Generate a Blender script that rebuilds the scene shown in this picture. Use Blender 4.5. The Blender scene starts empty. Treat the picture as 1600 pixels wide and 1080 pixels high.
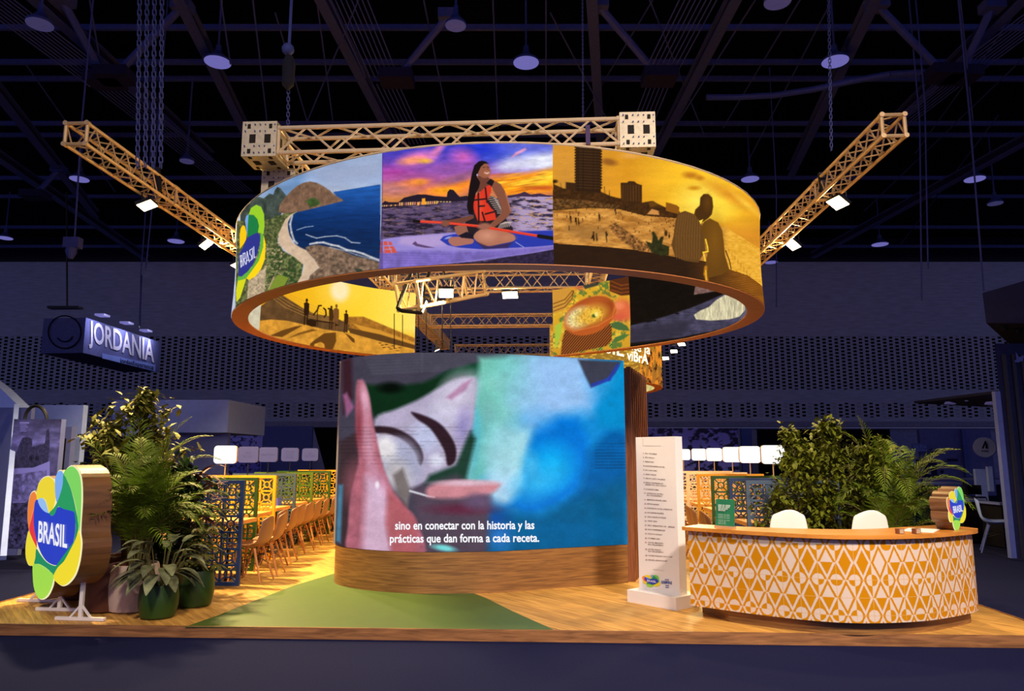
import bpy, bmesh, math, random
import numpy as np
from mathutils import Vector, Matrix
random.seed(7)
S = bpy.context.scene
COL = S.collection
PI = math.pi
R = math.radians
# ------------------------------------------------------------------ camera, world, exposure
F = 1150.0; HOR = 173.5; PIT = math.atan(HOR / F); EYE = 1.6     # focal length in pixels of the 1600 px frame, tilt, eye height
cd = bpy.data.cameras.new('camera'); cam = bpy.data.objects.new('camera', cd); COL.objects.link(cam)
cd.sensor_width = 36; cd.lens = 36 * F / 1600; cd.clip_end = 300
cam.location = (0, 0, EYE); cam.rotation_euler = (PI / 2 + PIT, 0, 0)
S.camera = cam
S.view_settings.view_transform = 'Standard'; S.view_settings.look = 'None'
S.view_settings.gamma = 1; S.view_settings.exposure = 0; S.view_settings.use_curve_mapping = False
W = bpy.data.worlds.new('world'); S.world = W; W.use_nodes = True
W.node_tree.nodes['Background'].inputs[0].default_value = (0.35, 0.36, 0.84, 1)
W.node_tree.nodes['Background'].inputs[1].default_value = 0.50
def area(name, loc, target, size, power, col, parent=None, spread=180):
    l = bpy.data.lights.new(name, 'AREA'); l.energy = power; l.color = col; l.size = size; l.spread = R(spread)
    o = bpy.data.objects.new(name, l); COL.objects.link(o)
    o.location = loc
    o.rotation_euler = (Vector(target) - Vector(loc)).to_track_quat('-Z', 'Y').to_euler()
    if parent:
        o.parent = parent; o.location = Vector(loc) - parent.location
    return o
WARM = (1.0, 0.70, 0.30)
# hall ceiling lamps above and behind the photographer, shining onto the stand
area('hall_lamp_light', (-1.5, -3.0, 9.5), (-1.0, 8, 1), 1.2, 230, (1.0, .80, .62), spread=75)
area('hall_lamp_light', (5.5, -2.0, 9.5), (3.0, 7.5, .8), 1.2, 265, (1.0, .80, .66), spread=60)

# ------------------------------------------------------------------ pixel helpers (used to measure positions from the photo)
def ray(px, py):
    x = (px - 800) / F; y = -(py - 540) / F
    return (x, math.cos(PIT) - y * math.sin(PIT), math.sin(PIT) + y * math.cos(PIT))
def G(px, py, z=0.0):
    r = ray(px, py); t = (z - EYE) / r[2]
    return Vector((t * r[0], t * r[1], z))
def P(px, py, Y):
    r = ray(px, py); t = Y / r[1]
    return Vector((t * r[0], Y, EYE + t * r[2]))
def proj(X, Y, Z):
    Z = Z - EYE
    d = Y * math.cos(PIT) + Z * math.sin(PIT); u = -Y * math.sin(PIT) + Z * math.cos(PIT)
    return 800 + F * X / d, 540 - F * u / d
def on_wall(px, py, line, off=0.004):
    """where the sight line of a pixel meets a vertical surface standing on the plan polyline"""
    r = ray(px, py); best = None
    for i in range(len(line) - 1):
        ax, ay = line[i][0], line[i][1]; bx, by = line[i + 1][0] - ax, line[i + 1][1] - ay
        den = r[0] * by - r[1] * bx
        if abs(den) < 1e-9: continue
        t = (ax * by - ay * bx) / den
        k = (r[0] * ay - r[1] * ax) / (r[1] * bx - r[0] * by)
        e = .5 if i in (0, len(line) - 2) else 1e-4
        if -e <= k <= 1 + e and t > 0:
            m = max(0, -k, k - 1)
            if best is None or (m, t) < best[:2]: best = (m, t)
    if best is None: return None
    t = best[1] * (1 - off / max(best[1], .1))
    return Vector((t * r[0], t * r[1], EYE + t * r[2]))
YAW = R(-2.56)
def B(x, y, z=0.0, o=(0, 7.15)):
    """stand axes (x along the front edge, y into the depth) to world"""
    c, s = math.cos(YAW), math.sin(YAW)
    return Vector((o[0] + x * c - y * s, o[1] + x * s + y * c, z))
# ------------------------------------------------------------------ materials
MATS = {}
def srgb(c):
    c = np.asarray(c, float) / 255.0
    return np.where(c <= .04045, c / 12.92, ((c + .055) / 1.055) ** 2.4)
def lin(c): return tuple(float(v) for v in srgb(c)) + (1.0,)
def mat(name, c, rough=.6, metal=0.0, em=None, es=0.0, var=.12, scale=8.0, stretch=None, bump=0.0, spec=.5):
    if name in MATS: return MATS[name]
    m = bpy.data.materials.new(name); m.use_nodes = True; nt = m.node_tree; b = nt.nodes['Principled BSDF']
    b.inputs['Roughness'].default_value = rough; b.inputs['Metallic'].default_value = metal
    b.inputs['Specular IOR Level'].default_value = spec
    col = lin(c)
    tc = nt.nodes.new('ShaderNodeTexCoord'); mp = nt.nodes.new('ShaderNodeMapping'); nz = nt.nodes.new('ShaderNodeTexNoise')
    nz.inputs['Scale'].default_value = scale; nz.inputs['Detail'].default_value = 4
    if stretch: mp.inputs['Scale'].default_value = stretch
    nt.links.new(tc.outputs['Object'], mp.inputs[0]); nt.links.new(mp.outputs[0], nz.inputs['Vector'])
    rp = nt.nodes.new('ShaderNodeValToRGB'); rp.color_ramp.elements[0].position = .3; rp.color_ramp.elements[1].position = .7
    rp.color_ramp.elements[0].color = tuple(v * (1 - var) for v in col[:3]) + (1,)
    rp.color_ramp.elements[1].color = tuple(min(1, v * (1 + var)) for v in col[:3]) + (1,)
    nt.links.new(nz.outputs['Fac'], rp.inputs[0]); nt.links.new(rp.outputs[0], b.inputs['Base Color'])
    if em is not None:
        b.inputs['Emission Color'].default_value = lin(em); b.inputs['Emission Strength'].default_value = es
    if bump:
        bp = nt.nodes.new('ShaderNodeBump'); bp.inputs['Strength'].default_value = bump; bp.inputs['Distance'].default_value = .01
        nt.links.new(nz.outputs['Fac'], bp.inputs['Height']); nt.links.new(bp.outputs[0], b.inputs['Normal'])
    MATS[name] = m; return m
def wood(name, c1, c2, stretch=(1, 14, 14), scale=2.0, rough=.45, plank=None, rot=0.0):
    if name in MATS: return MATS[name]
    m = bpy.data.materials.new(name); m.use_nodes = True; nt = m.node_tree; b = nt.nodes['Principled BSDF']
    b.inputs['Roughness'].default_value = rough
    tc = nt.nodes.new('ShaderNodeTexCoord'); ro = nt.nodes.new('ShaderNodeMapping'); ro.inputs['Rotation'].default_value = (0, 0, rot)
    mp = nt.nodes.new('ShaderNodeMapping'); mp.inputs['Scale'].default_value = stretch
    nz = nt.nodes.new('ShaderNodeTexNoise'); nz.inputs['Scale'].default_value = scale; nz.inputs['Detail'].default_value = 6; nz.inputs['Distortion'].default_value = .6
    L = nt.links.new
    L(tc.outputs['Object'], ro.inputs[0]); L(ro.outputs[0], mp.inputs[0]); L(mp.outputs[0], nz.inputs['Vector'])
    rp = nt.nodes.new('ShaderNodeValToRGB'); rp.color_ramp.elements[0].position = .33; rp.color_ramp.elements[1].position = .68
    rp.color_ramp.elements[0].color = lin(c1); rp.color_ramp.elements[1].color = lin(c2)
    L(nz.outputs['Fac'], rp.inputs[0]); out = rp.outputs[0]
    if plank:
        br = nt.nodes.new('ShaderNodeTexBrick'); br.inputs['Scale'].default_value = 1; br.inputs['Brick Width'].default_value = plank[0]
        br.inputs['Row Height'].default_value = plank[1]; br.inputs['Mortar Size'].default_value = .002
        br.inputs['Color1'].default_value = (.80, .80, .80, 1); br.inputs['Color2'].default_value = (1.1, 1.1, 1.1, 1); br.inputs['Mortar'].default_value = (.55, .5, .45, 1)
        L(ro.outputs[0], br.inputs['Vector'])
        mx = nt.nodes.new('ShaderNodeMix'); mx.data_type = 'RGBA'; mx.blend_type = 'MULTIPLY'; mx.inputs[0].default_value = 1
        L(out, mx.inputs[6]); L(br.outputs['Color'], mx.inputs[7]); out = mx.outputs[2]
    L(out, b.inputs['Base Color'])
    MATS[name] = m; return m
def paint_mat(name, es=1.0, diff=0.0, rough=.6):
    if name in MATS: return MATS[name]
    m = bpy.data.materials.new(name); m.use_nodes = True; nt = m.node_tree; b = nt.nodes['Principled BSDF']
    at = nt.nodes.new('ShaderNodeAttribute'); at.attribute_name = 'print'
    b.inputs['Roughness'].default_value = rough; b.inputs['Specular IOR Level'].default_value = .1
    if es > 0:
        nt.links.new(at.outputs['Color'], b.inputs['Emission Color']); b.inputs['Emission Strength'].default_value = es
    if diff > 0: nt.links.new(at.outputs['Color'], b.inputs['Base Color'])
    else: b.inputs['Base Color'].default_value = (.003, .003, .003, 1); b.inputs['Specular IOR Level'].default_value = 0
    MATS[name] = m; return m
# ------------------------------------------------------------------ objects
def tag(o, label=None, cat=None, group=None, kind=None):
    if label: o['label'] = label
    if cat: o['category'] = cat
    if group: o['group'] = group
    if kind: o['kind'] = kind
    return o
def thing(name, label, cat, loc=(0, 0, 0), rz=0.0, group=None):
    o = bpy.data.objects.new(name, None); COL.objects.link(o); o.location = loc; o.rotation_euler = (0, 0, rz); o.empty_display_size = .1
    return tag(o, label, cat, group)
class MB:
    def __init__(s): s.v = []; s.f = []
    def add(s, vs, fs):
        n = len(s.v); s.v += [tuple(v) for v in vs]; s.f += [tuple(i + n for i in f) for f in fs]; return s
    def box(s, c, d, rz=0.0):
        x, y, z = d[0] / 2, d[1] / 2, d[2] / 2; co, si = math.cos(rz), math.sin(rz); vs = []
        for a, b_, e in ((-x, -y, -z), (x, -y, -z), (x, y, -z), (-x, y, -z), (-x, -y, z), (x, -y, z), (x, y, z), (-x, y, z)):
            vs.append((c[0] + a * co - b_ * si, c[1] + a * si + b_ * co, c[2] + e))
        return s.add(vs, [(0, 3, 2, 1), (4, 5, 6, 7), (0, 1, 5, 4), (1, 2, 6, 5), (2, 3, 7, 6), (3, 0, 4, 7)])
    def bar(s, a, b, w, h=None, up=(0, 0, 1)):
        a = Vector(a); b = Vector(b); h = h or w; d = (b - a).normalized(); u = Vector(up)
        if abs(d.dot(u)) > .98: u = Vector((0, 1, 0))
        r = d.cross(u).normalized() * w / 2; u2 = r.cross(d).normalized() * h / 2
        vs = [p + q for p in (a, b) for q in (-r - u2, r - u2, r + u2, -r + u2)]
        return s.add(vs, [(3, 2, 1, 0), (4, 5, 6, 7), (0, 1, 5, 4), (1, 2, 6, 5), (2, 3, 7, 6), (3, 0, 4, 7)])
    def tube(s, a, b, r, r2=None, n=8, cap=True):
        a = Vector(a); b = Vector(b); r2 = r if r2 is None else r2; d = (b - a).normalized(); u = Vector((0, 0, 1))
        if abs(d.dot(u)) > .98: u = Vector((1, 0, 0))
        e1 = d.cross(u).normalized(); e2 = e1.cross(d).normalized(); vs = []
        for p, q in ((a, r), (b, r2)):
            for i in range(n):
                t = 2 * PI * i / n; vs.append(p + e1 * q * math.cos(t) + e2 * q * math.sin(t))
        fs = [(i, (i + 1) % n, n + (i + 1) % n, n + i) for i in range(n)]
        if cap: fs += [tuple(range(n))[::-1], tuple(range(n, 2 * n))]
        return s.add(vs, fs)
    def path(s, pts, r, n=6, r2=None):
        for i in range(len(pts) - 1):
            k0 = i / (len(pts) - 1); k1 = (i + 1) / (len(pts) - 1); q = r if r2 is None else r2
            s.tube(pts[i], pts[i + 1], r + (q - r) * k0, r + (q - r) * k1, n)
        return s
    def lathe(s, prof, c=(0, 0, 0), n=24, cap=True):
        vs = []
        for r, z in prof:
            for i in range(n):
                t = 2 * PI * i / n; vs.append((c[0] + r * math.cos(t), c[1] + r * math.sin(t), c[2] + z))
        fs = []
        for k in range(len(prof) - 1):
            for i in range(n): fs.append((k * n + i, k * n + (i + 1) % n, (k + 1) * n + (i + 1) % n, (k + 1) * n + i))
        if cap: fs += [tuple(range(n))[::-1], tuple(range((len(prof) - 1) * n, len(prof) * n))]
        return s.add(vs, fs)
    def prism(s, poly, z0, z1):
        n = len(poly); vs = [(p[0], p[1], z0) for p in poly] + [(p[0], p[1], z1) for p in poly]
        return s.add(vs, [tuple(range(n))[::-1], tuple(range(n, 2 * n))] + [(i, (i + 1) % n, n + (i + 1) % n, n + i) for i in range(n)])
    def slab(s, pts, d):
        """a polygon in space given depth along the vector d"""
        n = len(pts); d = Vector(d); vs = [Vector(p) for p in pts] + [Vector(p) + d for p in pts]
        return s.add(vs, [tuple(range(n)), tuple(range(n, 2 * n))[::-1]] + [(i, n + i, n + (i + 1) % n, (i + 1) % n) for i in range(n)])
    def sphere(s, c, r, n=10, sc=(1, 1, 1)):
        prof = []
        for k in range(n + 1):
            t = -PI / 2 + PI * k / n; prof.append((max(.0005, r * math.cos(t)) * sc[0], r * math.sin(t) * sc[2]))
        return s.lathe(prof, c, 14)
    def build(s, name, m, parent=None, smooth=False, local=False, label=None):
        me = bpy.data.meshes.new(name); off = Vector((0, 0, 0))
        if parent is not None and not local: off = parent.location.copy()
        me.from_pydata([(v[0] - off[0], v[1] - off[1], v[2] - off[2]) for v in s.v], [], s.f)
        if parent is not None and not local and abs(parent.rotation_euler[2]) > 1e-6:
            me.transform(Matrix.Rotation(-parent.rotation_euler[2], 4, 'Z'))
        me.materials.append(m)
        bm = bmesh.new(); bm.from_mesh(me); bmesh.ops.recalc_face_normals(bm, faces=bm.faces); bm.to_mesh(me); bm.free()
        if smooth:
            for p in me.polygons: p.use_smooth = True
            try: me.set_sharp_from_angle(angle=R(35))
            except Exception: pass
        o = bpy.data.objects.new(name, me); COL.objects.link(o)
        if parent is not None: o.parent = parent
        if label: o['label'] = label
        return o
    def solo(s, name, m, label, cat, group=None, smooth=False):
        """a thing that is one mesh, its origin at the middle of its base"""
        a = np.array(s.v); lo = a.min(0); hi = a.max(0); c = Vector(((lo[0] + hi[0]) / 2, (lo[1] + hi[1]) / 2, lo[2]))
        s.v = [(v[0] - c[0], v[1] - c[1], v[2] - c[2]) for v in s.v]
        o = s.build(name, m, None, smooth); o.location = c; return tag(o, label, cat, group)
    def struct(s, name, m, smooth=False):
        return tag(s.build(name, m, None, smooth), kind='structure')
def sub(o, p):
    o.parent = p; return o
def copy_tree(o, parent=None):
    c = o.copy(); COL.objects.link(c)
    if parent is not None: c.parent = parent
    for ch in list(o.children): copy_tree(ch, c)
    return c
def ordinal(i): return ['first', 'second', 'third', 'fourth', 'fifth', 'sixth', 'seventh', 'eighth', 'ninth', 'tenth', 'eleventh', 'twelfth', 'thirteenth', 'fourteenth', 'fifteenth', 'sixteenth'][i]
def catmull(pts, k=6, closed=False):
    pts = [Vector(p) for p in pts]; n = len(pts); out = []
    rng = range(n if closed else n - 1)
    for i in rng:
        if closed: p = [pts[(i + j - 1) % n] for j in range(4)]
        else: p = [pts[max(0, min(n - 1, i + j - 1))] for j in range(4)]
        for q in range(k):
            t = q / k
            out.append(.5 * ((2 * p[1]) + (-p[0] + p[2]) * t + (2 * p[0] - 5 * p[1] + 4 * p[2] - p[3]) * t * t + (-p[0] + 3 * p[1] - 3 * p[2] + p[3]) * t ** 3))
    if not closed: out.append(pts[-1])
    return out
def text_data(body, bold=0.0, align='LEFT', shear=0.0, res=3):
    c = bpy.data.curves.new('txt', 'FONT'); c.body = body; c.size = 1; c.offset = bold; c.align_x = align; c.shear = shear; c.resolution_u = res
    o = bpy.data.objects.new('txt', c); COL.objects.link(o)
    dg = bpy.context.evaluated_depsgraph_get(); me = bpy.data.meshes.new_from_object(o.evaluated_get(dg))
    vs = [tuple(v.co) for v in me.vertices]; fs = [tuple(p.vertices) for p in me.polygons]
    bpy.data.objects.remove(o); bpy.data.curves.remove(c); bpy.data.meshes.remove(me)
    return vs, fs
def text_mb(mb, body, org, ax, ay, fn, bold=0.0, fit=None, shear=0.0, res=3):
    """text laid out from org along ax (per em, or stretched so the line is fit long) and ay (per em), each point passed through fn"""
    vs, fs = text_data(body, bold, shear=shear, res=res)
    if not vs: return mb
    if fit:
        w = max(v[0] for v in vs); k = fit / w
    else: k = 1
    out = []
    for v in vs:
        a = v[0] * k; out.append(fn(org[0] + ax[0] * a + ay[0] * v[1], org[1] + ax[1] * a + ay[1] * v[1]))
    return mb.add(out, fs)
# ------------------------------------------------------------------ painting prints as colours on the points of a mesh
def vn(x, y, seed=0):
    xi = np.floor(x); yi = np.floor(y); fx = x - xi; fy = y - yi; fx = fx * fx * (3 - 2 * fx); fy = fy * fy * (3 - 2 * fy)
    def h(a, b): 
        q = np.sin(a * 127.1 + b * 311.7 + seed * 74.7) * 43758.5453; return q - np.floor(q)
    return (h(xi, yi) * (1 - fx) + h(xi + 1, yi) * fx) * (1 - fy) + (h(xi, yi + 1) * (1 - fx) + h(xi + 1, yi + 1) * fx) * fy
def fbm(x, y, seed=0, o=4):
    a = 0; w = .5; t = 0
    for k in range(o): a = a + w * vn(x * 2 ** k, y * 2 ** k, seed + k); t += w; w *= .55
    return a / t
class Paint:
    def __init__(s, X, Y, T=(1, 0, 0)):
        s.X = (X - T[1]) * T[0]; s.Y = (Y - T[2]) * T[0]; s.k = T[0]; s.c = np.zeros((len(X), 3))
    def over(s, idx, a, c):
        a = np.clip(a, 0, 1)[:, None]; s.c[idx] = s.c[idx] * (1 - a) + (np.asarray(c, float) if np.ndim(c) < 2 else c) * a
    def grad(s, stops, axis='y'):
        v = s.Y if axis == 'y' else s.X
        for i in range(3): s.c[:, i] = np.interp(v, [q[0] for q in stops], [q[1][i] for q in stops])
    def rgrad(s, stops, box, axis='y', soft=20, a=1):
        idx = np.nonzero((s.X > box[0]) & (s.X < box[2]) & (s.Y > box[1]) & (s.Y < box[3]))[0]
        v = (s.Y if axis == 'y' else s.X)[idx]; c = np.stack([np.interp(v, [q[0] for q in stops], [q[1][i] for q in stops]) for i in range(3)], 1)
        d = np.minimum.reduce([s.X[idx] - box[0], box[2] - s.X[idx], s.Y[idx] - box[1], box[3] - s.Y[idx]]) / soft
        s.over(idx, d * a, c)
    def poly(s, pts, c, soft=None, a=1.0, smooth=False, nz=0, ns=20):
        soft = soft or s.k
        if smooth: pts = [(v[0], v[1]) for v in catmull([(p[0], p[1], 0) for p in pts], 4, True)]
        p = np.array(pts, float); lo = p.min(0) - soft; hi = p.max(0) + soft
        idx = np.nonzero((s.X > lo[0]) & (s.X < hi[0]) & (s.Y > lo[1]) & (s.Y < hi[1]))[0]
        if not len(idx): return
        x = s.X[idx]; y = s.Y[idx]; ins = np.zeros(len(idx), bool); dm = np.full(len(idx), 1e9)
        for i in range(len(p)):
            x0, y0 = p[i]; x1, y1 = p[(i + 1) % len(p)]; dx = x1 - x0; dy = y1 - y0; L = dx * dx + dy * dy + 1e-9
            t = np.clip(((x - x0) * dx + (y - y0) * dy) / L, 0, 1); dm = np.minimum(dm, (x - x0 - t * dx) ** 2 + (y - y0 - t * dy) ** 2)
            if abs(dy) > 1e-9:
                cr = ((y0 > y) != (y1 > y)) & (x < dx * (y - y0) / dy + x0); ins ^= cr
        sd = np.sqrt(dm) * np.where(ins, 1, -1); al = np.clip(.5 + sd / soft, 0, 1) * a
        cc = np.tile(np.asarray(c, float), (len(idx), 1))
        if nz: cc = np.clip(cc * (1 + nz * (fbm(x / ns, y / ns, len(pts)) - .5)[:, None] * 2), 0, 255)
        s.over(idx, al, cc)
    def ell(s, cx, cy, rx, ry, c, soft=.3, rot=0.0, a=1.0):
        m = max(rx, ry) * (1 + soft)
        idx = np.nonzero((abs(s.X - cx) < m) & (abs(s.Y - cy) < m))[0]
        x = s.X[idx] - cx; y = s.Y[idx] - cy; co, si = math.cos(rot), math.sin(rot)
        d = np.hypot((x * co + y * si) / rx, (-x * si + y * co) / ry); s.over(idx, (1 + soft - d) / (2 * soft) * a, c)
    def line(s, pts, w, c, a=1.0, soft=None):
        for i in range(len(pts) - 1):
            x0, y0 = pts[i]; x1, y1 = pts[i + 1]; q = w + 4
            idx = np.nonzero((s.X > min(x0, x1) - q) & (s.X < max(x0, x1) + q) & (s.Y > min(y0, y1) - q) & (s.Y < max(y0, y1) + q))[0]
            if not len(idx): continue
            x = s.X[idx]; y = s.Y[idx]; dx = x1 - x0; dy = y1 - y0; t = np.clip(((x - x0) * dx + (y - y0) * dy) / (dx * dx + dy * dy + 1e-9), 0, 1)
            d = np.hypot(x - x0 - t * dx, y - y0 - t * dy)
            s.over(idx, np.clip((w / 2 - d) / (soft or s.k) + .5, 0, 1) * a, c)
    def noise(s, amp, sx, sy, seed=1, box=None, o=4):
        idx = np.arange(len(s.X)) if box is None else np.nonzero((s.X > box[0]) & (s.X < box[2]) & (s.Y > box[1]) & (s.Y < box[3]))[0]
        s.c[idx] = np.clip(s.c[idx] * (1 + amp * 2 * (fbm(s.X[idx] / sx, s.Y[idx] / sy, seed, o) - .5))[:, None], 0, 255)
    def streak(s, poly_mask_box, c, sx, sy, th, seed=3, a=1.0):
        b = poly_mask_box; idx = np.nonzero((s.X > b[0]) & (s.X < b[2]) & (s.Y > b[1]) & (s.Y < b[3]))[0]
        n = fbm(s.X[idx] / sx, s.Y[idx] / sy, seed, 3); s.over(idx, (n - th) * 12 * a, c)
def grid_print(name, pts3, nu, nv, col255, m, parent):
    """pts3: array (nu*nv,3) in world; col255 the colour of each point"""
    me = bpy.data.meshes.new(name); o3 = np.asarray(pts3) - np.array(parent.location)
    i = np.arange(nu - 1)[:, None] * nv + np.arange(nv - 1)[None, :]; i = i.ravel()
    fs = np.stack([i, i + nv, i + nv + 1, i + 1], 1)
    me.vertices.add(nu * nv); me.vertices.foreach_set('co', o3.astype(np.float32).ravel())
    me.loops.add(len(fs) * 4); me.loops.foreach_set('vertex_index', fs.astype(np.int32).ravel())
    me.polygons.add(len(fs)); me.polygons.foreach_set('loop_start', (np.arange(len(fs)) * 4).astype(np.int32))
    try: me.polygons.foreach_set('loop_total', np.full(len(fs), 4, np.int32))
    except Exception: pass
    me.update(calc_edges=True)
    at = me.attributes.new('print', 'FLOAT_COLOR', 'POINT')
    c = np.ones((nu * nv, 4), np.float32); c[:, :3] = srgb(np.clip(col255, 0, 255)); at.data.foreach_set('color', c.ravel())
    me.materials.append(m)
    o = bpy.data.objects.new(name, me); COL.objects.link(o); o.parent = parent
    return o
# ================================================================== THE HALL
carpet = mat('hall_carpet', (24, 28, 62), .95, var=.18, scale=60, spec=.05)
brick = mat('hall_brick', (192, 194, 214), .9, var=.16, scale=1.2, stretch=(1, 1, 9), spec=.1)
steel = mat('roof_steel', (74, 84, 150), .6, var=.1, spec=.2)
deck = mat('roof_deck', (13, 12, 24), .95, spec=.05)
black = mat('black_metal', (16, 16, 18), .45)
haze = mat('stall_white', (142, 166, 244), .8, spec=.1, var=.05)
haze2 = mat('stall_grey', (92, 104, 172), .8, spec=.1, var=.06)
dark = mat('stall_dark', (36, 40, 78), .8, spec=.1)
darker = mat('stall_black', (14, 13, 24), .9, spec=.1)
FL = -0.1
MB().box((0, 30, FL - .1), (110, 90, .2)).struct('floor', carpet)
YW = 45.0
# perforated brick wall, the openings in staggered columns: a procedural pattern
def perforated():
    m = brick.copy(); m.name = 'perforated_brick'; nt = m.node_tree; b = nt.nodes['Principled BSDF']; L = nt.links.new
    tc = nt.nodes.new('ShaderNodeTexCoord'); sp = nt.nodes.new('ShaderNodeSeparateXYZ'); L(tc.outputs['Object'], sp.inputs[0])
    def M(op, a, b_=None, c=None):
        n = nt.nodes.new('ShaderNodeMath'); n.operation = op
        for i, q in enumerate((a, b_, c)):
            if q is None: continue
            if isinstance(q, (int, float)): n.inputs[i].default_value = q
            else: L(q, n.inputs[i])
        return n.outputs[0]
    px, pz = .375, .214
    u = M('DIVIDE', sp.outputs['X'], px); cu = M('FLOOR', u); fu = M('ABSOLUTE', M('SUBTRACT', M('FRACT', u), .5))
    par = M('MULTIPLY', M('MODULO', M('ABSOLUTE', cu), 2), .5)
    v = M('ADD', M('DIVIDE', sp.outputs['Z'], pz), par); fv = M('ABSOLUTE', M('SUBTRACT', M('FRACT', v), .5))
    hole = M('MULTIPLY', M('LESS_THAN', fu, .29), M('LESS_THAN', fv, .29))
    z = sp.outputs['Z']
    b1 = M('MULTIPLY', M('GREATER_THAN', z, 5.66), M('LESS_THAN', z, 8.95))
    b2 = M('MULTIPLY', M('GREATER_THAN', z, 3.95), M('LESS_THAN', z, 4.85))
    # every fourth column of the lower band is walled up behind, so it reads paler
    fourth = M('LESS_THAN', M('MODULO', M('ADD', M('ABSOLUTE', cu), 0), 4), .5)
    k2 = M('MULTIPLY', b2, M('SUBTRACT', 1, M('MULTIPLY', fourth, .75)))
    mask = M('MULTIPLY', hole, M('ADD', b1, k2))
    mx = nt.nodes.new('ShaderNodeMix'); mx.data_type = 'RGBA'
    src = b.inputs['Base Color'].links[0].from_socket; L(mask, mx.inputs[0]); L(src, mx.inputs[6]); mx.inputs[7].default_value = (.0008, .0008, .0012, 1)
    L(mx.outputs[2], b.inputs['Base Color'])
    return m
MB().box((0, YW + .25, 8.53), (110, .5, 10.36)).struct('wall_back', perforated())
MB().box((0, YW + .1, 3.53), (110, .8, .34)).struct('trim_1', mat('lintel', (150, 152, 180), .9, spec=.1))
MB().box((0, YW + 1.2, 1.63), (110, .3, 3.46)).struct('wall_back_recess', mat('lower_wall', (160, 164, 200), .9, spec=.1))
MB().box((0, 33, 15.2), (110, 80, .3)).struct('ceiling', deck)
MB().box((0, YW - .3, 14.6), (110, .9, 1.5)).struct('trim_2', mat('eaves_beam', (26, 25, 44), .9, spec=.1))

def pxbeam(mb, p, q, z, w, h, zq=None):
    a = G(p[0], p[1], z); b = G(q[0], q[1], zq if zq is not None else z); mb.bar(a, b, w, h); return mb
# purlins running across the hall
rows = [(43, 'nearest the camera'), (97, 'second from the camera'), (123, 'third from the camera'), (193, 'fourth from the camera'), (211, 'fifth, close behind the fourth'),
        (278, 'in the middle of the view'), (307, 'just behind the middle one'), (355, 'third before the far wall'), (385, 'last but one before the far wall'), (398, 'closest to the far wall')]
for y, where in rows:
    Y = G(800, y, 14.0)[1]
    tag(MB().box((0, 0, 0), (min(104, 44 + Y * 1.6), .10, .16)).build('roof_purlin', steel), 'long thin roof purlin across the hall ceiling, ' + where, 'roof beam', 'roof purlins').location = (0, Y, 14.0)
    if y == 385:
        pass
# big girders running into the depth, measured on the photo
gird = [((-60, 60), (150, 330), 'far left'), ((30, -40), (330, 238), 'left, between the far left one and the hanging chains'), ((265, -50), (400, 230), 'left of centre above the left truss corner'),
        ((490, -40), (625, 230), 'centre left above the ring'), ((923, -40), (938, 215), 'upright-looking one in the centre above the ring'), ((1160, -40), (1020, 240), 'centre right'),
        ((1382, -50), (1235, 265), 'right, passing behind the right arm truss'), ((1620, -40), (1290, 290), 'far right'), ((1640, 190), (1270, 395), 'low on the right toward the far wall'), ((-40, 210), (230, 400), 'low on the left toward the far wall')]
for p, q, where in gird:
    a = G(p[0], p[1], 13.2); b = G(q[0], q[1], 13.5)
    t = thing('roof_girder', 'deep steel roof girder, ' + where, 'roof beam', a, group='roof girders')
    MB().bar(a, b, .28, .05).build('top_flange', steel, t)
    MB().bar(a + Vector((0, 0, -.32)), b + Vector((0, 0, -.32)), .28, .05).build('bottom_flange', steel, t)
    MB().bar(a + Vector((0, 0, -.16)), b + Vector((0, 0, -.16)), .06, .30).build('web', mat('girder_web', (40, 38, 70), .8, spec=.1), t)
# diagonal tube braces with their nodes
brace = [((285, 10), (180, 118), 'left, falling toward a bundle of rods'), ((700, 25), (620, 122), 'centre, left of the big round lamp'), ((935, 8), (1030, 120), 'centre, right of the upright girder'),
         ((1370, 8), (1475, 115), 'right of the bright ceiling lamp'), ((1550, 10), (1500, 118), 'top right corner'), ((98, 0), (165, 125), 'top left corner'), ((92, 265), (55, 305), 'low at the left edge')]
for p, q, where in brace:
    t = thing('roof_brace', 'round steel roof brace slanting under the ceiling, ' + where, 'roof brace', G(p[0], p[1], 13.1), group='roof braces')
    a = G(p[0], p[1], 13.1); b = G(q[0], q[1], 11.9)
    MB().tube(a, b, .10).build('tube', steel, t); MB().box(b, (.9, .7, .28)).build('node_box', mat('girder_web', (40, 38, 70)), t)
    MB().box(a, (.5, .4, .25)).build('node_plate', steel, t)
# bundles of tension rods
bund = [((-20, -10), (165, 130), 9, 'top left'), ((165, 130), (380, 300), 8, 'left, passing behind the left corner block'), ((545, -10), (600, 120), 8, 'centre left'), ((605, 130), (650, 225), 7, 'centre, dropping behind the front truss'),
        ((1100, -10), (1035, 115), 8, 'centre right'), ((1035, 125), (1005, 200), 6, 'centre right, below its node'), ((1620, 30), (1500, 120), 8, 'top right'), ((1490, 130), (1400, 200), 7, 'right, beside the end of the right arm')]
for p, q, n, where in bund:
    a = G(p[0], p[1], 12.6); b = G(q[0], q[1], 12.0); mb = MB()
    side = (b - a).cross(Vector((0, 0, 1))).normalized()
    for i in range(n):
        o = side * (i - n / 2) * .13; mb.tube(a + o, b + o, .018, n=5)
    mb.solo('tension_rod_bundle', steel, 'bundle of thin steel tension rods, ' + where, 'tension rods', 'tension rods')
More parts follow.
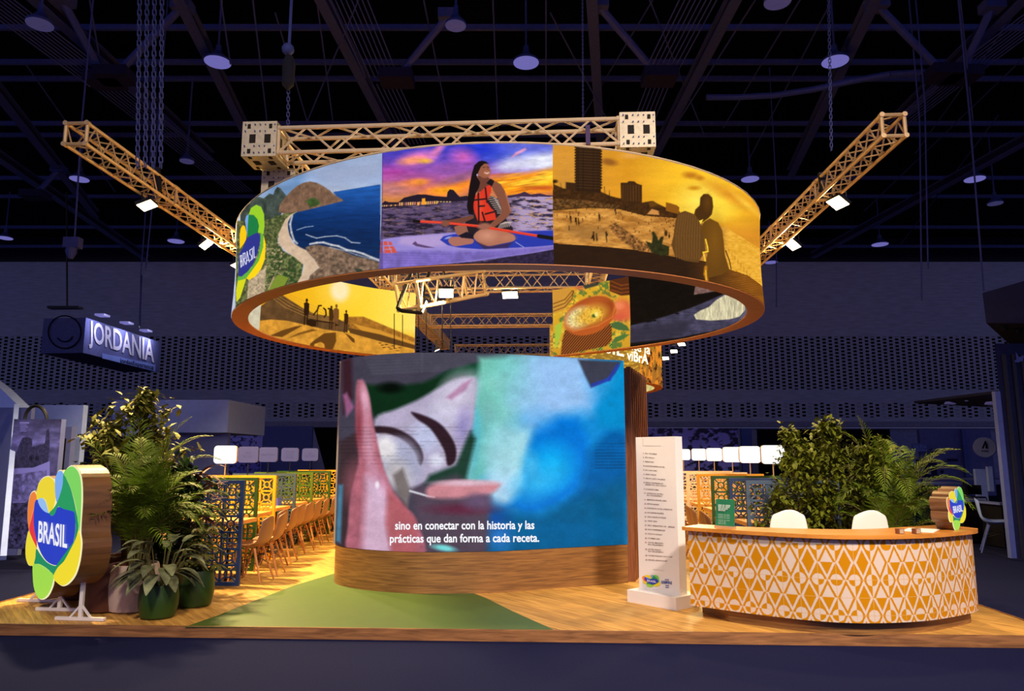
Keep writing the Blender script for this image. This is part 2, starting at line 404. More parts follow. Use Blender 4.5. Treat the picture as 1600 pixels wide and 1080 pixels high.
# thin wires and hangers
wr = [((395, 0), (430, 300), 12.5), ((495, 0), (520, 190), 13), ((560, 0), (480, 190), 13), ((770, 0), (778, 200), 13), ((853, 0), (853, 190), 13), ((1015, 0), (1100, 210), 13.5), ((1020, 0), (900, 200), 13.5),
      ((1180, 0), (1060, 190), 13), ((1250, 0), (1130, 200), 13.5), ((1300, 0), (1170, 250), 13.5), ((1500, 0), (1520, 190), 12), ((1580, 30), (1430, 240), 13.5), ((1600, 90), (1350, 330), 13.5), ((40, 100), (180, 300), 13.5),
      ((140, 0), (160, 118), 12.5), ((1560, 180), (1405, 385), 13.5), ((345, 0), (360, 100), 12.5), ((430, 20), (480, 190), 13.2), ((662, 0), (700, 190), 13.2), ((860, 20), (950, 190), 13.2)]
for i, (p, q, z) in enumerate(wr):
    MB().tube(G(p[0], p[1], z), G(q[0], q[1], z - .3), .022, n=5).solo('roof_wire', steel, 'thin wire stretched under the dark hall roof', 'wire', 'roof wires')
vert = [(1445, 160, 1450, 420, 18, 'falling near the right end of the right arm'), (1437, 190, 1440, 470, 18.3, 'beside the one near the right arm'), (1515, 180, 1537, 455, 16, 'falling to the dark canopy on the right'), (127, 200, 115, 400, 16, 'falling left of the left arm'),
        (237, 330, 228, 420, 20, 'below the first lamp of the left arm'), (220, 430, 219, 510, 24, 'above the hanging grey sign'), (1213, 300, 1213, 480, 24, 'right of the printed ring')]
for x0, y0, x1, y1, D, where in vert:
    a = P(x0, y0, D); MB().path([(a[0], a[1], 15.06), a, P(x1, y1, D)], .02, 5).solo('hanging_cable', steel, 'thin dark cable hanging straight down, ' + where, 'cable')
MB().path([G(x, y, 12.3) for x, y in ((1104, 152), (1150, 152), (1210, 149), (1270, 140), (1330, 127), (1390, 116), (1470, 112))], .09, 7).solo('cable_run', steel, 'long sagging bundle of cable under the roof, right of centre', 'cable')
# hanging chains and hoists
def chain(px0, py0, px1, py1, D, w, where, n=2):
    a = P(px0, py0, D); b = P(px1, py1, D); L = (b - a).length; N = min(140, int(L / (w * 1.6)))
    for k in range(n):
        mb = MB(); o = Vector(((k - (n - 1) / 2) * w * 2.2, 0, 0))
        for i in range(N):
            p = a.lerp(b, i / N) + o; q = a.lerp(b, (i + 1.1) / N) + o
            s = Vector((w * .5, 0, 0)) if i % 2 else Vector((0, w * .5, 0))
            mb.bar(p + s, q + s, w * .25); mb.bar(p - s, q - s, w * .25); mb.bar(p - s, p + s, w * .25)
        mb.solo('hoist_chain', steel, 'steel hoist chain, ' + where + (', %s of its four strands from the left' % ordinal(k) if n > 1 else ''), 'chain', 'hoist chains' if n > 1 else None)
chain(236, -40, 233, 262, 9, .045, 'above the left arm', 4)
chain(1294, -40, 1299, 235, 9, .03, 'single strand above the right arm', 1)
chain(451, 75, 450, 200, 9.5, .035, 'below the round hoist above the left corner block', 1)
chain(910, -30, 911, 195, 10, .02, 'centre, just left of the upright girder', 1)
t = thing('chain_hoist', 'round grey chain hoist with a dark chain bag, above the left end of the ring', 'hoist', P(450, 77, 9.5))
MB().sphere(P(450, 77, 9.5), .085).build('motor', steel, t, True); MB().lathe([(.05, 0), (.09, -.1), (.08, -.42), (.01, -.5)], P(452, 88, 9.45), 12).build('chain_bag', mat('bag', (22, 22, 38), .9), t, True)
MB().bar(P(457, -30, 9.5), P(452, 70, 9.5), .035, .02).build('sling', steel, t)
t = thing('chain_hoist', 'small grey hoist body hanging at the left beside the left arm', 'hoist', P(114, 380, 16))
MB().box(P(114, 380, 16), (.34, .2, .24)).build('motor', steel, t); MB().lathe([(.1, 0), (.12, -.15), (.05, -.3)], P(112, 384, 16), 10).build('hook_block', steel, t, True)
# high bay lamps
lampm = mat('high_bay_glow', (60, 60, 60), em=(104, 100, 172), es=1.0); lampd = mat('high_bay_lens', (92, 88, 140), .5, em=(70, 68, 118), es=.5)
spots = [((340, 97), 12.6, .62, 1, 'upper left above the left corner block'), ((822, 98), 12.6, .62, 1, 'upper centre above the ring'), ((1305, 96), 12.6, .62, 1, 'upper right beside the thin chain'), ((124, 280), 12.6, .62, 1, 'left, below the end of the left arm'),
         ((1172, 280), 12.6, .60, 1, 'right of the ring top'), ((1523, 280), 12.6, .66, 1, 'at the far right edge'), ((8, 372), 12.6, .6, 1, 'low at the left edge'), ((275, 377), 12.6, .7, 1, 'small and low, under the left arm'),
         ((1375, 382), 12.6, .7, 1, 'small and low, right of the right arm'), ((1205, 410), 12.6, .6, 1, 'lowest one, against the far wall on the right'),
         ((62, 38), 11.6, .5, 0, 'unlit, in the top left corner'), ((712, 40), 11.6, .42, 0, 'unlit, at the top left of centre'), ((1215, 3), 11.6, .5, 0, 'unlit, cut by the top edge on the right'), ((292, 252), 12, .42, 0, 'unlit and small, above the left corner block truss'), ((1555, 318), 12, .5, 0, 'unlit, right edge under a lit one')]
for (px, py), z, r, lit, where in spots:
    c = G(px, py, z); r = r * .60
    t = thing('high_bay_lamp', ('glowing pale blue round ceiling lamp, ' if lit else 'dim round ceiling lamp, ') + where, 'ceiling lamp', c, group='high bay lamps')
    MB().lathe([(r, 0), (r * .98, .06), (r * .6, .16), (r * .25, .3), (r * .2, .5)], c, 24).build('housing', steel, t, True); hs = [q for q in t.children if q.name.startswith('housing')][0]
    lz = MB().lathe([(.01, -.03), (r * .95, -.02), (r * .97, .0)], c, 24).build('lens', lampm if lit else lampd, t, True); sub(lz, hs)
    MB().tube(c + Vector((0, 0, .45)), (c[0], c[1], 15.06), .03, n=6).build('hanger', steel, t)
# hanging sign of the neighbour stand
C0 = Vector((-14.72, 25, 0)); A0 = Vector((-16.3, 25.2, 0)); D0 = Vector((-14.80, 30.7, 0)); E0 = A0 + (D0 - C0)
t = thing('hanging_box_sign', 'pale blue-grey box sign hanging at the left with raised letters and a round emblem', 'hanging sign', (C0[0], C0[1], 5.1))
MB().prism([C0, D0, E0, A0], 5.12, 6.35).build('sign_box', mat('sign_board', (98, 104, 160), .8), t)
fn = lambda px, py: on_wall(px, py, [tuple(C0)[:2], tuple(D0)[:2]], .05)
mb = MB(); text_mb(mb, 'JORDANIA', (141, 533), (1, .33), (0, -46), fn, .02, fit=100); o = mb.build('lettering', mat('sign_letters', (232, 232, 255), .6), t)
MB().slab([fn(*q_) for q_ in [(160, 552), (243, 570), (243, 581), (160, 560)]], (-.01, 0, 0)).build('pale_strip', haze, t)
fn = lambda px, py: on_wall(px, py, [tuple(C0)[:2], tuple(D0)[:2]], .09)
mb = MB(); text_mb(mb, 'JordanExperience', (188, 566), (1, .22), (0, -9), fn, .02, fit=52); mb.build('small_lettering', dark, t)
fn = lambda px, py: on_wall(px, py, [tuple(A0)[:2], tuple(C0)[:2]], .05)
mb = MB(); 
for r0, r1, a0, a1 in ((26.5, 24.5, 0, 360), (14, 12.2, 20, 150)):
    n = 40; ring = []
    for i in range(n):
        for a, b_ in (((a0 + (a1 - a0) * i / n), (a0 + (a1 - a0) * (i + 1) / n)),):
            q = [fn(101 + rr * math.cos(R(x)), (519 if r0 > 20 else 521) + rr * math.sin(R(x))) for rr, x in ((r0, a), (r0, b_), (r1, b_), (r1, a))]
            mb.add(q, [(0, 1, 2, 3)])
mb.build('round_emblem', darker, t)
MB().tube(P(104, 300, 25.5), P(105, 482, 25.5), .03).build('suspension_pole', black, t); MB().box(P(102, 481, 25.4), (1.1, .3, .08)).build('spreader_bar', black, t)
MB().tube(P(221, 430, 28), P(218, 512, 28), .03).build('suspension_pole', black, t)
t = thing('sign_spotlight', 'row of small spotlights shining on the hanging grey sign', 'spotlights', P(160, 490, 25.4))
for px, py, D in ((160, 493, 25.6), (198, 505, 27.6), (228, 517, 29.6)):
    MB().box(P(px, py, D), (.34, .4, .07)).build('lamp_head', lampm, t); q_ = P(px, py, D); area('sign_lamp_light', q_ + Vector((.5, -.2, -.1)), q_ + Vector((-.45, 0, -.8)), .3, 17, (.72, .70, 1.0), t)
# neighbouring stands on the left
def slabpx(px0, px1, yt, yb, D, th=.15):
    a = P(px0, yt, D); b = P(px1, yb, D); return MB().box(((a[0] + b[0]) / 2, D + th / 2, (a[2] + b[2]) / 2), (b[0] - a[0], th, a[2] - b[2]))
t = thing('marquee_tent', 'pale marquee stand with a sloping roof at the far left edge', 'tent', G(-30, 870, FL))
D = 12.6
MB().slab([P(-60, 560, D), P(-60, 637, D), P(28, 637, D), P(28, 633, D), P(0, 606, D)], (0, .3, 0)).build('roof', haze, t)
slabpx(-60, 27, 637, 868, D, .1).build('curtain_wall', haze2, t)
MB().bar(P(26, 634, D - .1), P(5, 872, 9.8), .07).build('edge_pole', haze, t)
def paint_flat(name, box, D, fnp, parent, n=120, th=.06, m=None, lean=0):
    """an upright printed board facing the camera; fnp paints it in photo pixels"""
    px0, px1, yt, yb = box; a = P(px0, yt, D); b = P(px1, yb, D)
    nu = n; nv = int(n * (a[2] - b[2]) / (b[0] - a[0])) + 2; nv = max(8, min(nv, 320))
    U, V = np.meshgrid(np.linspace(a[0], b[0], nu), np.linspace(b[2], a[2], nv), indexing='ij')
    p = np.stack([U.ravel(), np.full(U.size, D), V.ravel()], 1); X, Y = proj(p[:, 0], p[:, 1], p[:, 2])
    return grid_print(name, p, nu, nv, fnp(X, Y), m or paint_mat('printed_board', 0, 1), parent)
def board(label, box, D, fnp, cat='poster', n=110, hoop=None):
    a = P((box[0] + box[1]) / 2, box[3], D); t = thing('printed_banner', label, cat, (a[0], D, a[2]))
    paint_flat('print', box, D - .012, fnp, t, n)
    slabpx(box[0], box[1], box[2], box[3], D, .12).build('panel', haze2, t)
    if hoop:
        cx, cy, r = hoop; pts = [P(cx + r * math.cos(a_) * .95, cy - r * 1.25 * math.sin(a_), D + .05) for a_ in np.linspace(0, PI, 20)]
        MB().path(pts, .025).build('hoop', black, t)
    return t
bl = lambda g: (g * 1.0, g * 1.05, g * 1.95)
def pr_church(X, Y):
    p = Paint(X, Y, (7.714, 0, 600)); p.grad([(400, bl(40)), (600, bl(58)), (700, bl(76)), (800, bl(50))]); p.noise(.35, 90, 50, 3)
    p.poly([(160, 1010), (190, 860), (230, 740), (270, 650), (340, 640), (390, 665), (385, 760), (540, 720), (560, 560), (590, 540), (600, 700), (580, 930), (500, 1000), (380, 1010)], bl(36), 8, nz=.4)
    for x in (355, 375, 430, 450): p.poly([(x, 870), (x + 12, 870), (x + 12, 920), (x, 925)], bl(14), 4)
    for k, w in enumerate((100, 70, 90, 60, 72)): p.line([(245, 470 + k * 24), (245 + w, 470 + k * 25)], 16 if k == 0 else 7, bl(95))
    p.poly([(160, 1020), (400, 1010), (600, 930), (600, 1500), (150, 1500)], bl(88), 6)
    p.poly([(120, 1100), (560, 1040), (560, 1240), (480, 1330), (300, 1420), (100, 1420)], bl(70), 8, nz=.5, ns=40); p.poly([(100, 1440), (300, 1430), (560, 1260), (560, 2100), (100, 2100)], bl(42), 8, nz=.8, ns=25)
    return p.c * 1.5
board('tall banner with an old church picture and a hoop on top, at the left', (22, 78, 655, 858), 11.5, pr_church, hoop=(56, 657, 18))
t = slabpx(27, 112, 633, 850, 13.8).solo('stall_partition', haze, 'plain pale partition standing behind the church banner', 'partition')
slabpx(80, 97, 667, 842, 13.2).solo('stall_partition', haze2, 'narrow grey upright panel right of the church banner', 'partition')
slabpx(78, 88, 685, 800, 13.1).solo('curtain', darker, 'narrow black curtain between the church banner and a grey panel', 'curtain')
t = thing('stall_canopy', 'wide pale blue boxy stand with a grey lower wall, behind the left plants', 'exhibition stand', G(268, 790, FL))
D = 20
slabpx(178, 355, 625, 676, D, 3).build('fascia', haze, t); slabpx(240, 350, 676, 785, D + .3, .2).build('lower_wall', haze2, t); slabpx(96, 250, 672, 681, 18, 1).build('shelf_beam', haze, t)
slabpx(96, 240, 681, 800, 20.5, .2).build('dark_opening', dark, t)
def pr_tree(X, Y):
    p = Paint(X, Y, (5, 240, 560)); p.grad([(500, bl(80)), (900, bl(70))]); 
    p.streak((570, 500, 830, 1010), bl(30), 16, 14, .56, 5); p.poly([(570, 905), (680, 915), (680, 1010), (560, 1010)], bl(62), 6); p.poly([(690, 895), (800, 880), (805, 1000), (680, 1000)], bl(78), 6)
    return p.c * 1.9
board('big pale print of leafy branches on the far wall, behind the left lightbox signs', (355, 406, 665, 775), 30, pr_tree, 'wall print')
def pr_tree2(X, Y):
    p = Paint(X, Y, (3.81, 1040, 640)); p.grad([(100, bl(64)), (400, bl(76))]); n = fbm(p.X / 30, p.Y / 22, 4)
    top = np.clip((260 - p.Y) / 160, 0, 1) * .10; p.over(np.arange(len(X)), (n - .53 + top) * 9, bl(24))
    p.line([(290, 420), (300, 330), (270, 250)], 24, bl(20)); p.line([(300, 330), (340, 240)], 14, bl(22)); p.line([(180, 400), (190, 300)], 10, bl(24))
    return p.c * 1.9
board('wide dim print of spreading trees on the far wall, right of the big screen', (1003, 1156, 669, 752), 30, pr_tree2, 'wall print', 200)
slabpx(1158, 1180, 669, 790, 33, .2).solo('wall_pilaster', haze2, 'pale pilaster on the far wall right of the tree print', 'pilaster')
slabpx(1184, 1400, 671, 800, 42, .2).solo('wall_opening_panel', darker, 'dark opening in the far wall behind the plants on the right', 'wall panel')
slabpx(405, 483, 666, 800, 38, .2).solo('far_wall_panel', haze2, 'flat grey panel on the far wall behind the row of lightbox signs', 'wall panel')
mb = MB(); top = [P(490 + i * 3.2, 668, 30 + .12 * (i % 2)) for i in range(17)]
for i in range(16):
    a, b_ = top[i], top[i + 1]; xm = 518 + (490 + i * 3.2 - 518) * .30; xn = 518 + (493 + i * 3.2 - 518) * .30
    c_, d_ = P(xn, 740, 30), P(xm, 740, 30); mb.slab([a, b_, c_, d_], (0, .05, 0)); mb.slab([d_, c_, P(493 + i * 3.2, 800, 30), P(490 + i * 3.2, 800, 30)], (0, .05, 0))
mb.solo('tied_curtain', darker, 'black curtain gathered in the middle, hanging at the left of the big screen', 'curtain')

# neighbouring stands on the right
t = thing('exhibition_stand_wall', 'tall dark ribbed stand wall with a small bird emblem at the right edge', 'exhibition stand', G(1600, 872, FL))
a = G(1587, 872, FL); b_ = a + Vector((1.6, -2.6, 0)); a2 = P(1560, 537, a[1])
mb = MB(); zt = a2[2]
MB().prism([(a[0], a[1]), (a[0] + 2.5, a[1] - .1), (a[0] + 4.3, a[1] + 2.5), (a[0] + 1.8, a[1] + 2.5)], FL, zt).build('wall_body', dark, t)
for i in range(9): mb.box((a[0] + .12 + i * .16, a[1] - .03, (zt + FL) / 2 - .1), (.06, .04, zt - FL - .2))
mb.build('ribs', mat('rib', (30, 29, 50)), t)
fn = lambda px, py: P(px, py, a[1] - .07)
mb = MB(); mb.add([fn(*q) for q in [(1584, 565), (1588, 562), (1587, 550), (1592, 558), (1600, 556), (1598, 564), (1590, 567)]], [tuple(range(7))]); mb.build('bird_emblem', haze2, t)
MB().bar(P(1556, 612, a[1] - .3), P(1582, 872, a[1] - .3), .09).build('corner_post', haze2, t)
t = thing('hanging_canopy', 'dark grey hanging canopy box cut by the right edge', 'canopy', P(1600, 470, 13))
MB().slab([P(1535, 458, 13), P(1541, 505, 13), P(1700, 505, 12), P(1700, 410, 12)], (2.5, 3, 0)).build('canopy_box', dark, t)
mb = MB(); pts = [P(x, 507 + 8 * math.sin((x - 1560) / 40 * PI) if x < 1600 else 515, 12.9) for x in range(1560, 1640, 8)]; mb.path(pts, .012); mb.build('festoon_wire', black, t)
for px, py in ((1571, 513), (1593, 518)): MB().sphere(P(px, py, 12.9), .05).build('bulb', darker, t, True)
t = thing('flat_awning', 'thin dark awning with three round downlights, at the right', 'awning', P(1500, 620, 18))
MB().slab([P(1428, 627, 20), P(1560, 610, 15), P(1560, 632, 15), P(1540, 632, 17)], (0, 0, -.06)).build('roof_panel', dark, t)
for px, py, D in ((1487, 628, 18), (1520, 623, 17), (1552, 628, 15.6)): MB().lathe([(.14, 0), (.17, -.05), (.02, -.07)], P(px, py, D), 16).build('downlight', lampd, t, True)
D = 26
slabpx(1436, 1560, 671, 800, 33, .2).solo('far_wall_panel', mat('lower_wall2', (104, 110, 170), .9), 'smooth grey wall panel carrying the exit sign, at the right', 'wall panel')
slabpx(1509, 1511, 671, 760, 32.8, .1).solo('door_edge_strip', haze2, 'thin pale vertical strip on the grey wall at the right', 'strip')
t = thing('fire_hose_cabinet', 'recessed fire hose cabinet with a dark glass front on the grey wall', 'fire cabinet', P(1450, 746, 32.7))
slabpx(1434, 1465, 718, 747, 32.6, .15).build('frame', dark, t)
mb = MB(); c = P(1441, 736, 32.5); mb.lathe([(.1, 0), (.32, 0)], c, 4, False)
o = MB().tube(P(1441, 736, 32.55), P(1441, 736, 32.4), .15, n=20).build('hose_reel', haze2, t); MB().tube(P(1452, 742, 32.5), P(1452, 729, 32.5), .07).build('extinguisher', haze2, t, True)
t = thing('exit_sign', 'small pale sign reading SALIDA on the grey wall at the right', 'sign', P(1440, 705, 32.7))
slabpx(1425, 1450, 693, 706, 32.65, .05).build('plate', mat('lower_wall2', (104, 110, 170)), t)
mb = MB(); text_mb(mb, 'SALIDA', (1427, 701), (1, 0), (0, -8), lambda x, y: P(x, y, 32.6), .02, fit=21); mb.build('lettering', haze, t); slabpx(1427, 1449, 703, 704.3, 32.62, .02).build('underline', haze, t)
t = thing('notice_plate', 'small notice plate with a round pictogram beside the exit sign', 'sign', P(1459, 711, 32.7)); slabpx(1455, 1463, 701, 711, 32.65, .05).build('plate', dark, t); MB().tube(P(1459, 704, 32.63), P(1459, 704, 32.58), .08, n=16).build('pictogram', haze2, t)
slabpx(1481, 1497, 717, 721, 32.65, .05).solo('nameplate', dark, 'small dark nameplate on the grey wall right of the fire hose cabinet', 'sign')
MB().sphere(P(1472, 737, 32.6), .07).solo('door_knob', dark, 'small round dark knob on the grey wall', 'knob')
t = thing('round_hanging_sign', 'pale round sign with a dark letter emblem, at the right', 'sign', P(1538, 714, 18))
c = P(1538, 699, 18)
MB().tube(c, c + Vector((.35, .5, 0)), .24, n=28).build('disc', haze2, t, True); 
fn = lambda x, y: P(x, y, 17.95) - Vector((0, .02, 0))
mb = MB(); mb.add([fn(*q) for q in [(1533, 701), (1538, 689), (1540, 689), (1543, 701), (1539, 701), (1539, 694), (1536, 701)]], [tuple(range(7))]); text_mb(mb, 'aneto', (1532.5, 706), (1, 0), (0, -5), fn, .02, fit=11)
mb.build('lettering', darker, t)
t = thing('display_panel', 'tall glowing white panel with faint text under the round sign', 'panel', G(1535, 800, FL))
slabpx(1524, 1545, 733, 783, 19, .1).build('panel', haze, t); slabpx(1543, 1554, 729, 768, 18.6, .08).build('hanging_leaflet', haze, t)
mb = MB(); text_mb(mb, 'PUNTO', (1536, 724.5), (1, 0), (0, -4), lambda x, y: P(x, y, 18.5), .02, fit=8); text_mb(mb, 'DE CARGA', (1533.5, 729.5), (1, 0), (0, -4), lambda x, y: P(x, y, 18.5), .02, fit=12); mb.build('lettering', haze2, t)
t = thing('counter_block', 'dark boxy counter with a pale top, standing behind the small glowing sign', 'counter', G(1522, 850, FL)); D = G(1522, 850, FL)[1]
slabpx(1503, 1538, 784, 846, D, .7).build('body', darker, t); slabpx(1501, 1540, 781, 784.5, D - .05, .85).build('top', haze2, t)
MB().tube(G(1539, 849, FL), G(1539, 849, FL) + Vector((0, 0, .06)), .05).build('castor', black, t)
t = thing('counter_block', 'second dark counter at the right edge beside the ribbed wall', 'counter', G(1566, 858, FL)); D = G(1570, 858, FL)[1]
slabpx(1564, 1574, 789, 856, D, .6).build('body', darker, t); slabpx(1562, 1576, 786, 789.5, D - .05, .7).build('top', haze2, t)
# ================================================================== THE STAND
floorwood = wood('oak_floor', (170, 122, 54), (222, 172, 84), (1.0, 16, 16), 2.0, .58, plank=(1.3, .19), rot=R(52))
oak = wood('oak_panel', (104, 70, 34), (152, 108, 54), (1.4, 1.4, 26), 2.0, .5)
oakdark = wood('oak_slats', (104, 58, 30), (142, 84, 46), (9, 9, 1.2), 2, .5)
green = mat('green_vinyl', (72, 98, 36), .55, var=.05)
white = mat('white_paint', (236, 232, 228), .5, var=.01)
alu = mat('aluminium_tube', (226, 204, 168), .4, metal=.25, var=.05)
pla = mat('zinc_plate', (196, 186, 160), .5, metal=.25, var=.12, scale=20)
glowm = mat('floodlight_glass', (255, 240, 200), em=(255, 226, 170), es=14)
# platform
pf = thing('stand_platform', 'low oak plank platform with a green floor area, carrying the whole stand', 'platform', (0, 7.15, FL))
PX0, PX1, PD = -5.72, 5.02, 20.0
corner = [B(PX0, .06), B(PX1, .0), B(PX1, PD), B(PX0, PD)]
MB().prism([(c[0], c[1]) for c in corner], FL + .012, 0).build('plank_deck', floorwood, pf)
mb = MB(); a = B(PX0 - .01, .045); b_ = B(PX1 + .01, -.015)
mb.bar(a + Vector((0, 0, -.045)), b_ + Vector((0, 0, -.045)), .02, .105); mb.bar(B(PX1 + .008, 0, -.045), B(PX1 + .008, PD, -.045), .02, .105); mb.bar(B(PX0 - .008, 0, -.045), B(PX0 - .008, PD, -.045), .02, .105)
mb.build('edge_board', wood('edge_oak', (112, 74, 42), (164, 114, 68), (1.2, 6, 14), 2.5, .5), pf)
gp = [G(x, y, .003) for x, y in [(289, 979.8), (340, 962), (400, 938), (460, 915), (523, 896)]] + [Vector((-2.1, 9.6, .003)), Vector((0, 9.2, .003))] + [G(x, y, .003) for x, y in [(739, 927), (760, 935), (800, 955), (864, 983.6)]]
MB().prism([(p[0], p[1]) for p in gp], .0, .004).build('green_inlay', green, pf, label='green floor area in front of the screen')
# curved LED wall
front = [v for v in catmull([(-2.30, 9.86, 0), (-2.22, 9.66, 0), (-2.06, 9.46, 0), (-1.76, 9.235, 0), (-1.41, 9.075, 0), (-1.0, 8.99, 0), (-.26, 9.06, 0), (.326, 9.28, 0), (1.491, 9.77, 0)], 8)]
led = thing('led_video_wall', 'big curved video screen on a wooden base, showing a blurry close-up with subtitles', 'screen', (-.5, 9.5, 0))
back = [Vector((1.40, 10.0, 0)), Vector((.25, 9.62, 0)), Vector((-1.2, 9.6, 0)), Vector((-2.0, 10.0, 0)), Vector((-2.26, 10.02, 0))]
pl = front + back
def offs(pts, d):
    out = []
    for i, p in enumerate(pts):
        a = pts[max(0, i - 1)]; b = pts[min(len(pts) - 1, i + 1)]; t = (b - a).normalized(); out.append(p + Vector((t[1], -t[0], 0)) * d)
    return out
MB().prism([(p[0], p[1]) for p in pl], 0, .475).build('wooden_base', oak, led)
MB().prism([(p[0], p[1]) for p in offs(front, -.03) + back], .475, 2.875).build('screen_frame', mat('screen_casing', (30, 30, 34), .5), led)
al = np.array([0] + list(np.cumsum([(front[i + 1] - front[i]).length for i in range(len(front) - 1)])))
def along(pts, al, n):
    s = np.linspace(0, al[-1], n); return np.interp(s, al, [p[0] for p in pts]), np.interp(s, al, [p[1] for p in pts])
nu, nv = 420, 250; fo = offs(front, .004); xs, ys = along(fo, al, nu); zs = np.linspace(.48, 2.868, nv)
pp = np.stack([np.repeat(xs, nv), np.repeat(ys, nv), np.tile(zs, nu)], 1)
def pr_led(X, Y):
    p = Paint(X, Y, (2.634, 500, 530)); p.k = 14; n = len(X)
    p.c[:] = (66, 62, 78)
    p.poly([(90, 90), (130, 70), (135, 240), (95, 310)], (58, 30, 40), 20); p.poly([(95, 230), (110, 220), (140, 280), (110, 320)], (150, 90, 130), 14)
    for k in range(7): p.line([(180 + k * 6, 66 + k * 13), (420, 60 + k * 12), (640, 64 + k * 10)], 3, (96, 96, 112), .5)
    p.poly([(185, 185), (300, 195), (420, 180), (540, 130), (640, 120), (770, 72), (810, 82), (700, 160), (560, 200), (430, 240), (330, 290), (230, 340), (200, 270)], (14, 44, 24), 22)
    p.ell(290, 200, 50, 22, (6, 14, 8), .5); p.ell(600, 125, 90, 16, (10, 60, 34), .6, -.25)
    # bright right part
    p.poly([(640, 175), (780, 74), (900, 70), (1065, 85), (1270, 100), (1270, 900), (650, 900), (640, 720), (580, 590), (620, 430)], (120, 190, 215), 24)
    p.rgrad([(640, (120, 200, 178)), (780, (116, 196, 190)), (900, (140, 190, 225)), (1060, (150, 196, 245)), (1130, (60, 160, 225)), (1260, (0, 140, 200))], (640, 60, 1300, 330), 'x', 30)
    p.poly([(640, 300), (760, 300), (900, 260), (1130, 260), (1270, 250), (1270, 900), (640, 900)], (20, 140, 215), 60)
    p.poly([(630, 160), (740, 90), (860, 80), (840, 260), (760, 420), (740, 560), (640, 610), (600, 580), (630, 400)], (112, 196, 184), 90, a=.9)
    p.ell(720, 180, 60, 40, (140, 210, 200), .7, a=.6); p.ell(760, 300, 60, 60, (140, 215, 200), .7, a=.5); p.ell(690, 300, 30, 60, (120, 180, 180), .6, a=.6)
    p.poly([(860, 70), (1062, 82), (1130, 290), (1080, 300), (960, 330), (860, 380), (790, 260)], (152, 194, 242), 90)
    p.poly([(740, 380), (860, 360), (880, 470), (860, 600), (800, 690), (720, 690), (680, 610)], (160, 215, 235), 60); p.ell(770, 470, 80, 100, (175, 220, 232), .6, a=.8); p.ell(760, 620, 80, 70, (176, 212, 240), .6, a=.8)
    p.poly([(860, 440), (900, 360), (980, 320), (1060, 325), (1100, 400), (1110, 520), (1060, 620), (980, 680), (860, 720), (760, 700), (850, 600)], (6, 118, 214), 46)
    p.ell(950, 520, 90, 80, (10, 170, 240), .6); p.ell(900, 590, 100, 60, (50, 180, 240), .6, -.4, a=.8); p.ell(870, 520, 30, 50, (70, 185, 240), .6, a=.8)
    p.poly([(1100, 470), (1180, 380), (1270, 330), (1270, 640), (1000, 700), (1080, 600)], (4, 96, 168), 50)
    p.poly([(1130, 290), (1270, 120), (1270, 380), (1150, 360)], (8, 140, 205), 40)
    p.poly([(700, 690), (900, 730), (1000, 680), (1270, 560), (1270, 900), (650, 900)], (6, 92, 140), 60); p.ell(1000, 800, 200, 60, (4, 96, 150), .5); p.ell(720, 740, 60, 60, (20, 80, 160), .6, a=.8); p.ell(740, 820, 50, 50, (60, 130, 220), .6, a=.6)
    p.poly([(1062, 84), (1240, 92), (1215, 140), (1160, 180), (1115, 200), (1090, 150)], (60, 62, 78), 12); p.line([(1120, 190), (1190, 165), (1225, 110)], 14, (40, 60, 170), .9, 8)
    # fish
    p.poly([(225, 330), (310, 290), (400, 252), (480, 205), (560, 165), (625, 155), (645, 170), (640, 240), (632, 330), (612, 400), (600, 440), (560, 520), (480, 560), (380, 610), (300, 560), (240, 470)], (178, 168, 196), 18, smooth=True)
    p.ell(560, 230, 60, 90, (208, 200, 222), .6, .6); p.ell(500, 300, 60, 50, (205, 200, 225), .6, .5, .7); p.poly([(520, 240), (590, 180), (625, 165), (600, 210), (540, 250)], (170, 110, 150), 14, a=.7); p.ell(590, 360, 30, 70, (150, 140, 200), .6, .1, .7)
    p.ell(440, 400, 60, 60, (190, 195, 228), .6, .5); p.ell(480, 500, 30, 26, (215, 215, 235), .5)
    p.poly([(600, 420), (620, 380), (640, 410), (600, 580), (540, 590), (430, 600), (450, 560), (560, 520)], (30, 62, 50), 22)
    p.poly([(215, 360), (290, 362), (350, 385), (400, 425), (425, 480), (415, 520), (400, 500), (385, 460), (340, 415), (285, 392), (225, 385)], (46, 28, 36), 10, smooth=True)
    p.poly([(375, 300), (430, 315), (490, 345), (535, 395), (560, 450), (555, 505), (525, 520), (515, 470), (490, 420), (450, 365), (400, 330)], (48, 28, 38), 10, smooth=True)
    p.ell(330, 510, 84, 100, (170, 172, 200), .3, -.3); p.ell(270, 450, 44, 50, (226, 222, 226), .4, -.4); p.ell(320, 560, 50, 70, (190, 184, 190), .5, -.5)
    p.poly([(300, 560), (340, 530), (372, 620), (360, 690), (320, 640)], (120, 110, 110), 18)
    p.poly([(380, 620), (560, 560), (700, 640), (690, 900), (420, 900), (400, 760)], (82, 68, 84), 36)
    p.line([(370, 625), (440, 645), (470, 650)], 8, (205, 205, 215), 1, 4)
    p.poly([(445, 610), (520, 588), (620, 585), (730, 592), (735, 612), (690, 640), (560, 655), (450, 650)], (206, 136, 146), 22, smooth=True); p.ell(600, 592, 110, 12, (222, 184, 200), .6)
    p.ell(580, 700, 120, 22, (96, 42, 66), .6); p.ell(650, 670, 50, 30, (100, 80, 110), .6)
    # finger
    p.poly([(80, 420), (160, 380), (170, 900), (70, 900)], (60, 44, 50), 18); p.ell(150, 600, 50, 90, (120, 70, 80), .5)
